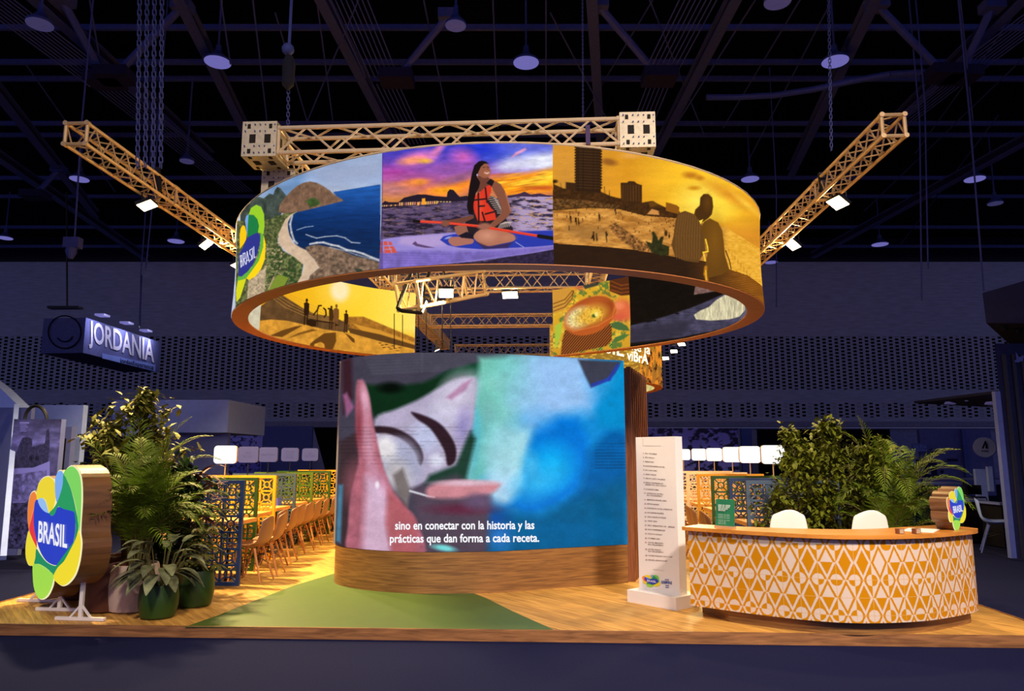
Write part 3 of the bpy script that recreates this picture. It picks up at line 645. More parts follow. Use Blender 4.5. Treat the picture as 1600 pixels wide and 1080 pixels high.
    p.poly([(150, 180), (165, 168), (182, 178), (205, 250), (218, 340), (238, 430), (262, 530), (300, 620), (350, 690), (395, 745), (420, 900), (130, 900), (116, 760), (124, 660), (140, 580), (158, 500), (152, 400), (146, 280)], (172, 98, 114), 12, nz=.14, ns=26, smooth=True)
    p.ell(185, 250, 16, 60, (214, 158, 180), .6, -.15); p.ell(200, 430, 22, 120, (206, 150, 172), .7, -.12, .8); p.ell(250, 640, 30, 90, (226, 178, 210), .8, -.3, .9); p.poly([(190, 560), (260, 620), (300, 900), (170, 900)], (216, 188, 216), 40, a=.8)
    p.poly([(280, 620), (350, 690), (395, 745), (400, 900), (300, 900), (270, 760)], (176, 92, 100), 26, a=.9); p.ell(235, 600, 8, 14, (245, 235, 245), .5); p.ell(160, 360, 14, 80, (136, 56, 70), .7, a=.8)
    p.ell(510, 860, 46, 12, (120, 220, 220), .5, .15); p.poly([(75, 600), (95, 600), (85, 840), (66, 830)], (70, 120, 150), 12)
    # LED scan lines and coarse pixels
    p.ell(820, 200, 60, 110, (138, 200, 220), .9, a=.7); p.ell(760, 420, 60, 90, (140, 206, 214), .9, a=.6); p.ell(900, 330, 50, 40, (90, 170, 235), .9, a=.6)
    p.c *= (1 + .05 * np.sin(p.Y * .95))[:, None]
    m_ = np.nonzero((p.X < 640) & (p.Y > 360) & (p.Y < 520))[0]; p.c[m_] *= (1 - .10 * (np.sin(p.Y[m_] * .42) > .2) * (fbm(p.X[m_] / 90, p.Y[m_] / 30, 8) > .5))[:, None]
    m_ = np.nonzero((p.X > 1130) & (p.Y > 420) & (p.Y < 540))[0]; p.c[m_] *= (1 - .14 * (np.sin(p.Y[m_] * .5) > .3))[:, None]
    p.noise(.06, 5, 4, 9); p.noise(.08, 40, 30, 2)
    return p.c
X, Y = proj(pp[:, 0], pp[:, 1], pp[:, 2])
vp = grid_print('video_picture', pp, nu, nv, pr_led(X, Y), paint_mat('screen_light', 1.0), led)
fn = lambda px, py: on_wall(px, py, [(p[0], p[1]) for p in fo], .012)
glow = mat('subtitle_glow', (20, 20, 20), em=(248, 250, 255), es=1.0)
mb = MB(); text_mb(mb, 'sino en conectar con la historia y las', (617, 827.5), (1, -.004), (0, -18.5), fn, .022, fit=218); text_mb(mb, 'prácticas que dan forma a cada receta.', (608.5, 848), (1, -.006), (0, -18.5), fn, .022, fit=234)
sub(mb.build('subtitle_text', glow, led, label='white subtitle lettering'), vp)
MB().bar(fo[0] + Vector((-.01, .01, .48)), fo[0] + Vector((-.01, .01, 2.87)), .025).build('edge_profile', alu, led)
# slatted wooden room behind the screen
t = thing('slatted_wall', 'dark wooden wall with vertical slats standing behind the right edge of the screen', 'wall panel', (1.6, 10.4, 0))
A1, A2 = Vector((1.53, 9.86, 0)), Vector((2.02, 11.3, 0))
MB().prism([(A1[0], A1[1]), (A2[0], A2[1]), (-1.6, 11.5), (-1.9, 10.3), (.2, 9.9)], 0, 2.78).build('backing', oakdark, t)
d = (A2 - A1); nrm = Vector((d[1], -d[0], 0)).normalized()
for i in range(9):
    c = A1 + d * ((i + .3) / 9) + nrm * .03; MB().box((c[0], c[1], 1.4), (.075, .06, 2.8), math.atan2(d[1], d[0])).build('slat', oakdark, t)
# ------------------------------------------------------------------ printed ring
RQ = [-0.3443, 9.9879, 3.4025, 0.0054, -0.0644, 0.0124, -0.0095, 0.0092, -0.0023]; ZB, ZT = 3.35, 4.5345
def ring_xy(th, dr=0.0):
    th = np.asarray(th, float)
    r = RQ[2] * (1 + RQ[3] * np.cos(2 * th) + RQ[4] * np.sin(2 * th) + RQ[5] * np.cos(3 * th) + RQ[6] * np.sin(3 * th) + RQ[7] * np.cos(4 * th) + RQ[8] * np.sin(4 * th)) + dr
    return RQ[0] + r * np.cos(th), RQ[1] + r * np.sin(th)
TH_ = 0.20
def th_at(px, lo, hi, dr=0.0):
    th = np.linspace(R(lo), R(hi), 4000); x, y = ring_xy(th, dr); X, _ = proj(x, y, ZB); return float(th[np.argmin(abs(X - px))])
thL = th_at(648, 92, 150, -TH_); thR = th_at(864, 40, 92, -TH_)          # the ring is open at its back between these
print('ring opening', math.degrees(thL), math.degrees(thR))
a0 = thL - 2 * PI; a1 = thR                                             # running through the left, the front (-90) and the right
ring = thing('printed_ring', 'huge suspended ring banner with glowing beach, sunset and paddler pictures', 'banner', (RQ[0], RQ[1], ZB))
n = 220; ths = np.linspace(a0, a1, n); ox, oy = ring_xy(ths); ix, iy = ring_xy(ths, -TH_)
mb = MB()
for z0, z1 in ((ZB - .0, ZB + .03),):
    vs = [(ox[i], oy[i], z0) for i in range(n)] + [(ix[i], iy[i], z0) for i in range(n)] + [(ox[i], oy[i], z1) for i in range(n)] + [(ix[i], iy[i], z1) for i in range(n)]
    fs = []
    for i in range(n - 1): fs += [(i, i + 1, n + i + 1, n + i), (2 * n + i, 3 * n + i, 3 * n + i + 1, 2 * n + i + 1), (i, 2 * n + i, 2 * n + i + 1, i + 1), (n + i, n + i + 1, 3 * n + i + 1, 3 * n + i)]
    fs += [(0, n, 3 * n, 2 * n), (n - 1, 3 * n - 1, 4 * n - 1, 2 * n - 1)]; mb.add(vs, fs)
mb.build('bottom_rim', mat('rim_board', (170, 104, 44), .6, var=.06), ring, label='plain orange-brown underside of the ring')
mb = MB(); vs = []
jx, jy = ring_xy(ths, -.02); kx, ky = ring_xy(ths, -TH_ + .02)
for i in range(n): vs += [(jx[i], jy[i], ZB + .03), (jx[i], jy[i], ZT - .01), (kx[i], ky[i], ZT - .01), (kx[i], ky[i], ZB + .03)]
fs = []
for i in range(n - 1):
    for k in range(3): fs.append((4 * i + k, 4 * i + k + 1, 4 * i + 5 + k, 4 * i + 4 + k))
fs += [(0, 1, 2, 3), (4 * n - 4, 4 * n - 1, 4 * n - 2, 4 * n - 3)]
mb.add(vs, fs).build('fabric_core', mat('ring_fabric', (190, 160, 110), .8), ring)
def ring_print(name, t0, t1, dr, fnp, nu, nv, label=None, ring_=ring, m=None):
    th = np.linspace(t0, t1, nu); x, y = ring_xy(th, dr); z = np.linspace(ZB + .012, ZT, nv)
    p = np.stack([np.repeat(x, nv), np.repeat(y, nv), np.tile(z, nu)], 1)
    # the cloth draws in a little between its two hoops
    sag = -.02 * np.sin(np.linspace(0, PI, nv)); sx, sy = ring_xy(th, dr + 1); 
    p[:, 0] += np.repeat(sx - x, nv) * np.tile(sag, nu) * (1 if dr > -.05 else -1); p[:, 1] += np.repeat(sy - y, nv) * np.tile(sag, nu) * (1 if dr > -.05 else -1)
    X, Y = proj(p[:, 0], p[:, 1], p[:, 2])
    o = grid_print(name, p, nu, nv, fnp(X, Y), m or paint_mat('lit_fabric', 1.04, 0), ring_)
    if label: o['label'] = label
    return o
def pr_beach(X, Y):
    p = Paint(X, Y, (3.857, 360, 200))
    p.grad([(60, (112, 118, 140)), (140, (150, 168, 200)), (300, (146, 168, 206)), (420, (190, 198, 218))]); p.rgrad([(50, (190, 200, 220)), (250, (120, 150, 190)), (450, (104, 140, 186)), (900, (160, 176, 210))], (0, 200, 480, 520), 'x', 60, .8)
    p.noise(.12, 160, 40, 4); p.poly([(500, 260), (900, 190), (900, 300), (600, 340)], (168, 172, 200), 70, a=.5)
    p.poly([(60, 430), (170, 415), (200, 425), (235, 395), (258, 402), (268, 375), (283, 355), (300, 362), (318, 385), (345, 418), (330, 480), (300, 530), (200, 600), (60, 600)], (62, 72, 66), 5, nz=.45, ns=26)
    p.poly([(620, 386), (893, 342), (905, 342), (905, 900), (700, 860), (430, 760), (350, 640), (340, 560), (380, 510), (500, 470), (660, 440)], (22, 66, 132), 5)
    p.rgrad([(340, (24, 84, 158)), (420, (22, 80, 150)), (520, (14, 58, 118)), (620, (10, 42, 92)), (760, (12, 44, 88)), (830, (16, 50, 92))], (640, 335, 930, 850), 'y', 30, .0)
    m_ = np.nonzero((p.c[:, 2] > 120) & (p.c[:, 0] < 60))[0]
    p.c[m_] = np.stack([np.interp(p.Y[m_], [350, 430, 520, 640, 800], [(30, 26, 14, 10, 14)[k] if i == 0 else (88, 76, 52, 38, 42)[k] if i == 1 else (166, 150, 112, 84, 84)[k] for k in range(5)]) for i in range(3)], 1)
    p.c[m_] *= (1 + .35 * (fbm(p.X[m_] / 60, p.Y[m_] / 9, 5) - .5))[:, None]
    p.poly([(290, 505), (298, 462), (325, 425), (360, 385), (400, 350), (440, 330), (480, 322), (520, 330), (560, 350), (600, 378), (640, 412), (672, 430), (680, 440), (640, 450), (560, 470), (480, 490), (400, 508), (330, 520)], (122, 92, 72), 4, nz=.3, ns=22)
    for k in range(14): p.line([(400 + k * 18, 345 + abs(k - 5) * 4), (380 + k * 22, 480 - k * 3)], 3, (92, 68, 54), .45)
    p.poly([(455, 440), (480, 425), (505, 418), (530, 435), (545, 455), (520, 470), (480, 478)], (62, 84, 40), 8, nz=.4)
    p.poly([(40, 560), (180, 560), (250, 545), (330, 515), (400, 505), (352, 545), (320, 590), (292, 640), (282, 690), (320, 740), (390, 780), (440, 820), (420, 935), (230, 985), (30, 1100)], (92, 98, 58), 6, nz=.75, ns=15)
    p.streak((150, 520, 330, 760), (60, 74, 40), 11, 9, .55, 7); p.streak((110, 700, 330, 1000), (176, 156, 118), 14, 7, .60, 8); p.streak((230, 760, 440, 960), (48, 72, 36), 14, 12, .55, 9)
    p.poly([(110, 900), (215, 840), (205, 1000), (100, 1040)], (178, 158, 128), 8, nz=.4, ns=12)
    p.poly([(400, 506), (368, 528), (348, 565), (346, 600), (358, 650), (376, 692), (420, 720), (460, 738), (505, 790), (537, 832), (522, 862), (480, 892), (468, 930), (395, 945), (430, 885), (446, 830), (400, 790), (330, 738), (288, 692), (290, 640), (312, 590), (332, 550), (362, 522)], (208, 180, 152), 6, nz=.1)
    p.poly([(452, 718), (520, 702), (600, 718), (680, 742), (740, 768), (830, 788), (905, 812), (905, 900), (600, 912), (465, 935), (478, 892), (536, 842), (505, 790), (462, 745)], (122, 98, 80), 6, nz=.55, ns=18)
    p.poly([(745, 845), (790, 850), (820, 885), (770, 880)], (52, 62, 50), 6)
    p.line([(372, 530), (360, 580), (368, 630), (384, 680), (402, 696)], 12, (212, 210, 208), .75); p.line([(400, 615), (450, 598), (500, 592)], 4, (190, 205, 220), .8)
    p.line([(455, 642), (490, 655), (520, 664), (570, 655), (640, 650), (690, 662), (730, 690), (780, 694)], 5, (205, 212, 222), .85)
    p.line([(480, 700), (520, 692), (560, 690), (610, 705), (650, 712), (700, 735), (745, 742), (800, 758), (850, 780), (905, 800)], 11, (216, 214, 216), .85); p.line([(600, 720), (700, 742), (760, 764), (840, 786), (905, 806)], 7, (196, 190, 190), .6)
    p.poly([(285, 885), (318, 890), (350, 905), (325, 950), (222, 982), (250, 930)], (122, 142, 48), 6); p.line([(262, 900), (230, 970)], 8, (176, 150, 120)); 
    # emblem printed over the picture
    p.poly([(110, 522), (124, 482), (155, 463), (185, 475), (203, 520), (206, 590), (198, 645), (182, 634), (165, 630), (172, 590), (162, 550), (140, 525)], (152, 204, 44), 3)
    p.poly([(88, 560), (95, 530), (112, 520), (122, 545), (110, 610), (103, 652), (94, 600)], (122, 164, 224), 3)
    p.poly([(110, 524), (140, 525), (162, 550), (172, 590), (165, 630), (120, 655), (103, 657), (104, 590)], (30, 124, 66), 3)
    p.poly([(56, 640), (62, 604), (74, 586), (87, 592), (97, 630), (95, 672), (80, 700), (56, 730)], (250, 200, 20), 3)
    p.poly([(182, 634), (200, 650), (197, 720), (172, 800), (130, 862), (95, 908), (40, 925), (48, 890), (53, 898), (100, 870), (140, 825), (168, 770), (180, 700)], (96, 176, 66), 3)
    p.poly([(200, 645), (213, 700), (208, 790), (185, 850), (150, 895), (112, 917), (95, 906), (130, 860), (172, 800), (197, 720)], (252, 212, 22), 3)
    p.poly([(44, 922), (95, 908), (80, 960), (58, 1025), (36, 1050), (34, 980)], (214, 214, 30), 3)
    p.poly([(52, 760), (75, 722), (100, 662), (140, 640), (165, 630), (180, 650), (176, 700), (160, 765), (135, 825), (95, 872), (66, 897), (48, 890)], (46, 52, 140), 3)
    wl = (238, 238, 245)
    for pts in ([(64, 838), (59, 770)], [(59, 772), (68, 768), (69, 800), (62, 805), (71, 806), (72, 828), (64, 838)], [(80, 828), (77, 756)], [(77, 758), (88, 754), (89, 786), (80, 790), (93, 822)], [(96, 820), (101, 746), (114, 808)], [(98, 800), (110, 795)],
                [(127, 730), (117, 738), (118, 760), (128, 772), (127, 794), (117, 800)], [(134, 790), (133, 724)], [(141, 716), (143, 782), (150, 778)]): p.line(pts, 4.6, wl)
    p.rgrad([(0, (40, 24, 20)), (100, (40, 24, 20))], (-40, 480, 46, 760), 'x', 4, .0)
    p.noise(.06, 3, 3, 12); return p.c
def pr_paddler(X, Y):
    p = Paint(X, Y, (4.697, 580, 200))
    p.grad([(90, (62, 60, 186)), (180, (72, 62, 190)), (290, (120, 74, 180)), (380, (176, 96, 150)), (450, (206, 110, 96)), (510, (208, 130, 70))])
    p.rgrad([(700, (70, 80, 200)), (1000, (96, 110, 215)), (1340, (150, 160, 225))], (760, 60, 1500, 300), 'x', 90); p.poly([(880, 300), (1000, 220), (1200, 200), (1400, 160), (1400, 310), (1000, 330)], (206, 204, 232), 80); p.ell(1270, 240, 110, 50, (226, 228, 246), .7); p.ell(830, 150, 170, 60, (34, 54, 205), .8)
    p.ell(1180, 140, 200, 40, (96, 104, 214), .8); p.poly([(1020, 225), (1060, 180), (1130, 145), (1140, 160), (1060, 205)], (220, 150, 190), 12)
    p.ell(180, 330, 170, 44, (176, 64, 160), .8); p.ell(340, 225, 130, 46, (232, 122, 186), .6, -.2); p.ell(480, 170, 90, 24, (226, 128, 196), .7, -.8); p.ell(310, 240, 90, 26, (246, 150, 110), .6, -.1); p.ell(400, 245, 44, 16, (255, 196, 60), .7)
    p.ell(675, 215, 84, 54, (200, 96, 190), .7, .2); p.ell(560, 300, 220, 40, (150, 84, 170), .8); p.ell(300, 370, 200, 30, (170, 84, 150), .8); p.ell(280, 415, 130, 32, (240, 128, 70), .6, -.15); p.ell(350, 395, 60, 18, (250, 150, 60), .6)
    p.ell(620, 430, 200, 50, (250, 140, 40), .6, -.25); p.ell(540, 460, 90, 24, (252, 160, 30), .6); p.ell(640, 370, 130, 30, (150, 90, 130), .7, -.3); p.ell(160, 450, 120, 40, (190, 120, 120), .8)
    p.poly([(880, 360), (1050, 350), (1200, 320), (1400, 280), (1400, 470), (1000, 500), (900, 420)], (244, 146, 30), 40); p.ell(1200, 400, 150, 30, (255, 204, 40), .6, -.1); p.ell(1290, 350, 90, 30, (255, 214, 60), .6, -.2); p.ell(1000, 380, 120, 12, (255, 170, 30), .6, -.2); p.ell(1230, 440, 180, 14, (200, 92, 30), .7); p.ell(1000, 450, 120, 20, (255, 150, 20), .6)
    for k in range(26): 
        x = random.uniform(880, 1340); y = random.uniform(330, 470); p.ell(x, y, 60, 5, random.choice([(255, 210, 60), (200, 96, 30), (255, 160, 20)]), .7, -.16, .7)
    p.noise(.16, 60, 22, 6)
    p.poly([(40, 595), (75, 560), (100, 536), (130, 545), (200, 545), (240, 512), (340, 488), (400, 488), (470, 500), (555, 506), (560, 470), (578, 450), (605, 456), (630, 485), (650, 505), (700, 498), (740, 510), (740, 560), (400, 570), (40, 605)], (34, 24, 40), 5)
    p.poly([(1000, 497), (1060, 488), (1095, 480), (1125, 467), (1170, 488), (1240, 480), (1290, 493), (1350, 495), (1350, 512), (1000, 514)], (64, 42, 68), 5)
    # water
    p.poly([(40, 598), (400, 560), (740, 530), (1000, 510), (1360, 506), (1360, 1100), (40, 1100)], (84, 68, 100), 4)
    m_ = np.nonzero((p.Y > 600 - (p.X) * .09) & (p.Y > 505))[0]
    rt = np.clip((p.X[m_] - 950) / 150, 0, 1)[:, None]; w = fbm(p.X[m_] / 70, p.Y[m_] / 13, 11)[:, None]; w2 = fbm(p.X[m_] / 38, p.Y[m_] / 8, 13)[:, None]
    base = (np.array([92, 74, 108]) * (1 - rt) + np.array([172, 150, 186]) * rt); dk = np.array([28, 22, 42]); gold = np.array([214, 160, 110])
    c = base + (dk - base) * np.clip((w - .5) * 5 + np.clip((p.Y[m_] - 640) / 260, 0, .8)[:, None] * (1 - rt), 0, .85); c = c + (gold - c) * np.clip((w2 - .60) * 9, 0, .8) * (.35 + .6 * rt); p.c[m_] = c
    for x in range(60, 480, 16): p.poly([(x, 556 + (x < 200) * 14 - x * .04), (x + 11, 555 + (x < 200) * 14 - x * .04), (x + 11, 580 - x * .05), (x, 582 - x * .05)], random.choice([(226, 160, 120), (196, 130, 110), (120, 80, 90), (240, 180, 90)]), 4)
    p.poly([(372, 518), (396, 516), (398, 562), (372, 564)], (246, 160, 40), 4); p.poly([(338, 545), (352, 545), (352, 568), (338, 568)], (250, 170, 60), 4)
    for x in range(490, 600, 22): p.ell(x, 542, 8, 4, (205, 170, 110), .4)
    # board
    p.poly([(40, 822), (200, 800), (380, 786), (560, 770), (760, 762), (1360, 748), (1360, 888), (1200, 915), (1000, 945), (800, 975), (500, 1002), (250, 1035), (40, 1075)], (150, 134, 206), 4)
    p.poly([(40, 915), (300, 900), (600, 905), (900, 900), (1360, 868), (1360, 888), (1000, 945), (500, 1002), (40, 1075)], (122, 104, 186), 24, nz=.2, ns=50); p.poly([(220, 800), (520, 780), (560, 860), (400, 880), (200, 850)], (188, 160, 206), 30, a=.7)
    for k in range(5): p.line([(60, 905 + k * 22), (500, 930 + k * 16), (900, 915 + k * 8)], 3, (96, 80, 150), .6)
    p.poly([(505, 822), (530, 796), (600, 780), (760, 766), (1360, 752), (1360, 858), (1200, 872), (1000, 882), (800, 890), (640, 878), (560, 860)], (40, 56, 166), 5); p.line([(1060, 838), (1120, 876)], 4, (190, 190, 230)); p.ell(565, 806, 26, 7, (150, 160, 220), .5, -.3)
    p.poly([(300, 850), (325, 832), (340, 850), (470, 880), (400, 880), (330, 868)], (92, 66, 110), 6)
    for q in ([(60, 835), (82, 835), (84, 865), (60, 865)], [(90, 832), (118, 832), (122, 862), (92, 862)], [(126, 834), (146, 834), (158, 860), (130, 860)], [(60, 872), (80, 872), (86, 918), (60, 918)], [(94, 870), (165, 868), (190, 916), (100, 920)]): p.poly(q, (206, 84, 70), 3)
    p.line([(104, 892), (150, 888)], 5, (180, 150, 190)); p.line([(132, 870), (150, 915)], 5, (170, 150, 200))
    p.poly([(820, 985), (1000, 948), (1200, 917), (1360, 888), (1360, 1020), (760, 1010)], (44, 34, 60), 6, nz=.5, ns=20)
    # figure
    hair = (22, 12, 16); sk = (132, 78, 58)
    p.poly([(740, 640), (762, 658), (700, 690), (640, 702), (585, 712), (530, 716), (522, 690), (570, 676), (640, 664)], (112, 66, 52), 4)
    p.poly([(608, 725), (690, 700), (760, 700), (720, 780), (660, 805), (622, 775)], (150, 96, 76), 5)
    p.poly([(690, 690), (760, 660), (900, 690), (960, 700), (1040, 730), (1040, 770), (860, 770), (720, 790)], (36, 26, 34), 5)
    p.poly([(566, 822), (590, 802), (660, 800), (745, 816), (745, 846), (700, 856), (620, 868), (580, 852)], (170, 108, 92), 4, smooth=True)
    p.poly([(640, 790), (700, 762), (770, 790), (750, 815), (660, 806)], (26, 20, 34), 4)
    p.poly([(750, 800), (790, 752), (850, 738), (930, 748), (1010, 768), (1052, 792), (1048, 828), (950, 852), (870, 868), (800, 850)], (176, 112, 88), 6, smooth=True); p.ell(850, 790, 60, 34, (214, 150, 124), .7, a=.7); p.ell(1000, 805, 50, 20, (190, 124, 96), .7, a=.7); p.poly([(760, 830), (860, 870), (1040, 840), (1000, 880), (830, 890)], (60, 34, 50), 14, a=.7)
    p.poly([(845, 500), (900, 500), (950, 560), (975, 630), (1000, 690), (1040, 735), (960, 745), (880, 720), (760, 700), (745, 600)], (38, 28, 32), 5)
    for k in range(9): p.line([(855 + k * 9, 512 + k * 14), (895 + k * 9, 505 + k * 15), (930 + k * 6, 535 + k * 14)], 6, (190, 170, 160), .85)
    for k in range(7): p.line([(930 + k * 14, 740 - k * 3), (950 + k * 12, 705 - k * 2), (985 + k * 8, 690)], 6, (200, 180, 172), .85)
    p.poly([(870, 400), (915, 392), (950, 412), (980, 460), (1000, 520), (1018, 575), (1030, 612), (1000, 655), (950, 695), (895, 735), (858, 722), (905, 675), (955, 625), (950, 570), (925, 510), (895, 460)], sk, 5); p.line([(985, 480), (1010, 560), (1022, 610)], 8, (176, 112, 84), .8, 6)
    p.poly([(785, 350), (860, 362), (880, 385), (880, 430), (820, 470), (770, 470)], (108, 60, 46), 5)
    p.poly([(760, 500), (800, 470), (840, 432), (866, 418), (884, 426), (880, 470), (850, 545), (880, 590), (905, 610), (918, 672), (850, 684), (782, 680), (758, 620), (745, 550)], (216, 54, 34), 4); p.ell(800, 600, 20, 70, (236, 78, 50), .8, a=.7)
    for q in ([(750, 530), (846, 520)], [(786, 478), (790, 690)], [(838, 632), (915, 612)], [(790, 575), (830, 572)], [(850, 545), (838, 440)], [(815, 620), (835, 685)]): p.line(q, 12, (34, 20, 24), .95)
    p.poly([(845, 405), (875, 372), (905, 388), (885, 430), (870, 420)], (26, 18, 22), 4)
    p.poly([(784, 300), (805, 268), (835, 255), (858, 272), (872, 300), (878, 322), (868, 345), (848, 366), (820, 366), (796, 350), (784, 330)], (152, 90, 66), 4, smooth=True); p.ell(850, 330, 20, 16, (190, 118, 88), .7, a=.7)
    p.line([(832, 328), (850, 334), (864, 328)], 5, (235, 215, 205)); p.line([(818, 290), (836, 288)], 4, (50, 26, 24)); p.line([(850, 286), (862, 290)], 4, (50, 26, 24)); p.line([(850, 296), (862, 312)], 3, (110, 60, 44))
    p.poly([(790, 245), (815, 240), (842, 246), (862, 262), (830, 262), (805, 285), (786, 325), (778, 360), (800, 400), (790, 440), (768, 480), (752, 550), (748, 640), (715, 630), (702, 575), (712, 490), (722, 420), (738, 340), (756, 275)], hair, 5); p.ell(778, 345, 4, 9, (200, 190, 220), .4)
    p.line([(345, 686), (520, 694), (800, 722), (1000, 756), (1232, 794)], 18, (222, 56, 36)); p.line([(345, 682), (800, 716), (1232, 788)], 5, (246, 110, 80), .6); p.line([(315, 682), (350, 686)], 22, (20, 16, 20)); p.line([(1230, 794), (1345, 812)], 28, (22, 18, 22))
    p.ell(545, 700, 30, 24, (130, 78, 62), .3); p.ell(830, 722, 48, 24, (156, 98, 78), .3, -.1)
    p.poly([(40, 100), (86, 100), (86, 1100), (40, 1100)], (70, 56, 110), 3, a=.45)
    p.noise(.06, 3, 3, 12); return p.c
def pr_couple(X, Y):
    p = Paint(X, Y, (3.858, 850, 200))
    p.grad([(80, (206, 140, 44)), (200, (222, 150, 34)), (400, (232, 160, 24)), (600, (214, 140, 36))]); p.rgrad([(40, (206, 142, 56)), (500, (222, 150, 30)), (900, (248, 190, 40)), (1100, (240, 176, 36)), (1300, (222, 150, 30))], (0, 60, 1500, 620), 'x', 100, .8)
    p.ell(1000, 380, 260, 130, (252, 196, 40), .9, .3, .8); p.ell(950, 450, 110, 90, (255, 226, 90), .9); p.ell(1060, 480, 90, 60, (255, 214, 60), .8); p.ell(1150, 420, 160, 30, (226, 148, 34), .8, .5); p.ell(1220, 460, 90, 16, (250, 196, 60), .8, .7)
    p.ell(392, 205, 48, 20, (150, 92, 30), .5, .15); p.ell(885, 285, 44, 18, (190, 120, 24), .6, .1); p.ell(940, 302, 24, 14, (200, 130, 26), .6); p.ell(905, 362, 34, 12, (216, 146, 24), .6); p.ell(520, 170, 60, 14, (226, 160, 70), .7); p.noise(.07, 130, 40, 3)
    dk = (48, 28, 12)
    p.poly([(40, 430), (60, 340), (120, 365), (190, 375), (345, 385), (400, 410), (460, 425), (590, 450), (650, 440), (735, 480), (820, 505), (800, 560), (600, 530), (450, 490), (300, 480), (40, 500)], (66, 38, 12), 6, nz=.4, ns=14)
    p.poly([(40, 425), (250, 435), (460, 470), (420, 490), (200, 480), (40, 500)], (92, 60, 26), 8, nz=.8, ns=9)
    p.poly([(190, 92), (343, 106), (343, 392), (190, 378)], dk, 4)
    for y in range(120, 370, 17): p.line([(196, y), (340, y + 8)], 3.5, (86, 54, 24), .8)
    for x in (205, 235, 300, 325): p.line([(x, 110), (x, 380)], 4, (34, 20, 10), .8)
    for y in range(115, 370, 17): p.ell(190, y, 6, 6, dk, .4); p.ell(345, y + 8, 6, 6, dk, .4)
    p.poly([(130, 326), (190, 332), (190, 378), (130, 370)], (58, 34, 14), 4); p.line([(100, 330), (102, 370)], 4, dk); p.line([(366, 355), (368, 405)], 4, dk); p.line([(392, 375), (394, 410)], 3, dk)
    p.ell(66, 322, 16, 10, dk, .5); p.line([(60, 325), (58, 360)], 4, dk)
    p.poly([(462, 330), (500, 330), (512, 320), (545, 322), (560, 335), (592, 346), (590, 452), (465, 440)], (62, 36, 14), 4)
    for x in range(475, 590, 16): p.line([(x, 345), (x, 440)], 4, (110, 66, 20), .7)
    p.poly([(735, 448), (765, 455), (800, 466), (816, 478), (812, 520), (735, 500)], (138, 82, 16), 4); p.poly([(630, 450), (660, 440), (690, 465), (640, 480)], (100, 62, 14), 8)
    # bay
    m_ = np.nonzero((p.Y > np.interp(p.X, [40, 300, 450, 600, 800, 1100, 1350], [500, 485, 490, 528, 545, 600, 760])))[0]
    n = fbm(p.X[m_] / 90, p.Y[m_] / 22, 5)[:, None]; n2 = fbm(p.X[m_] / 20, p.Y[m_] / 8, 6)[:, None]
    c = np.array([196, 134, 58]) + (n - .5) * np.array([110, 100, 60]) + (n2 - .5) * np.array([60, 50, 30]); rt = np.clip((p.X[m_] - 1040) / 80, 0, 1)[:, None]; c = c * (1 - rt) + (np.array([232, 170, 52]) + (n2 - .5) * 50) * rt; p.c[m_] = np.clip(c, 0, 255)
    p.poly([(390, 590), (430, 570), (500, 620), (600, 690), (700, 740), (640, 752), (540, 735), (430, 650)], (134, 88, 42), 12, nz=.9, ns=10); p.poly([(420, 540), (540, 530), (570, 555), (500, 570)], (170, 110, 40), 12, nz=.3); p.poly([(620, 520), (650, 488), (690, 500), (695, 525)], (206, 140, 70), 6)
    p.poly([(150, 580), (380, 600), (400, 650), (250, 680), (120, 620)], (150, 104, 50), 40, a=.6)
    for i in range(60):
        x = random.uniform(60, 800); y = random.uniform(485, 610) + (x > 400) * 20; h = random.uniform(4, 16) * (1.6 if x < 240 else .7); p.line([(x, y), (x + 1, y + h)], 4, (58, 34, 14), .8)
    for x, y, h in ((160, 535, 28), (192, 545, 30), (207, 548, 30), (333, 525, 24), (430, 492, 22), (375, 630, 48), (298, 630, 44), (316, 640, 36)): p.ell(x, y, 5, 6, (40, 24, 12), .3); p.line([(x, y + 6), (x + 3, y + h)], 9, (40, 24, 12)); p.line([(x + 2, y + h), (x + 4, y + h + 10)], 5, (60, 36, 14), .7)
    p.line([(298, 640), (288, 665)], 8, (40, 24, 12)); p.line([(385, 650), (376, 625)], 4, (40, 24, 12)); p.ell(735, 635, 10, 18, (64, 40, 12), .3); p.ell(755, 652, 6, 12, (64, 40, 12), .3)
    for i in range(8): p.line([(1115 + i * 18, 730 + i * 22), (1115 + i * 18, 745 + i * 24)], 4, (170, 110, 30), .7)
    # roof
    m_ = np.nonzero(p.Y > np.interp(p.X, [40, 300, 540, 780, 960, 1120, 1230, 1300, 1360], [694, 712, 735, 775, 802, 852, 890, 940, 1000]))[0]
    rt = np.clip((p.X[m_] - 850) / 350, 0, 1)[:, None]; w = .5 + .5 * np.sin((p.Y[m_] - p.X[m_] * .12) * .62 + 3 * fbm(p.X[m_] / 30, p.Y[m_] / 30, 3))[:, None]
    p.c[m_] = (np.array([46, 26, 12]) * (1 - rt) + np.array([112, 66, 16]) * rt) * (.8 + .5 * w * fbm(p.X[m_] / 50, p.Y[m_] / 20, 8)[:, None] + .5 * rt * w)
    p.poly([(650, 695), (655, 655), (648, 630), (662, 622), (682, 655), (690, 680), (705, 655), (722, 655), (712, 700), (755, 715), (752, 768), (700, 768), (650, 750), (612, 682)], (44, 44, 18), 5, nz=.4, ns=16)
    p.poly([(768, 705), (782, 640), (792, 560), (808, 515), (850, 500), (905, 520), (945, 570), (962, 640), (975, 740), (955, 770), (930, 812), (850, 802), (790, 776)], (98, 64, 26), 5)
    for k in range(10): p.line([(815 + k * 14, 512 + abs(k - 3) * 5), (795 + k * 16, 650), (800 + k * 15, 790)], 4, (150, 104, 50), .45)
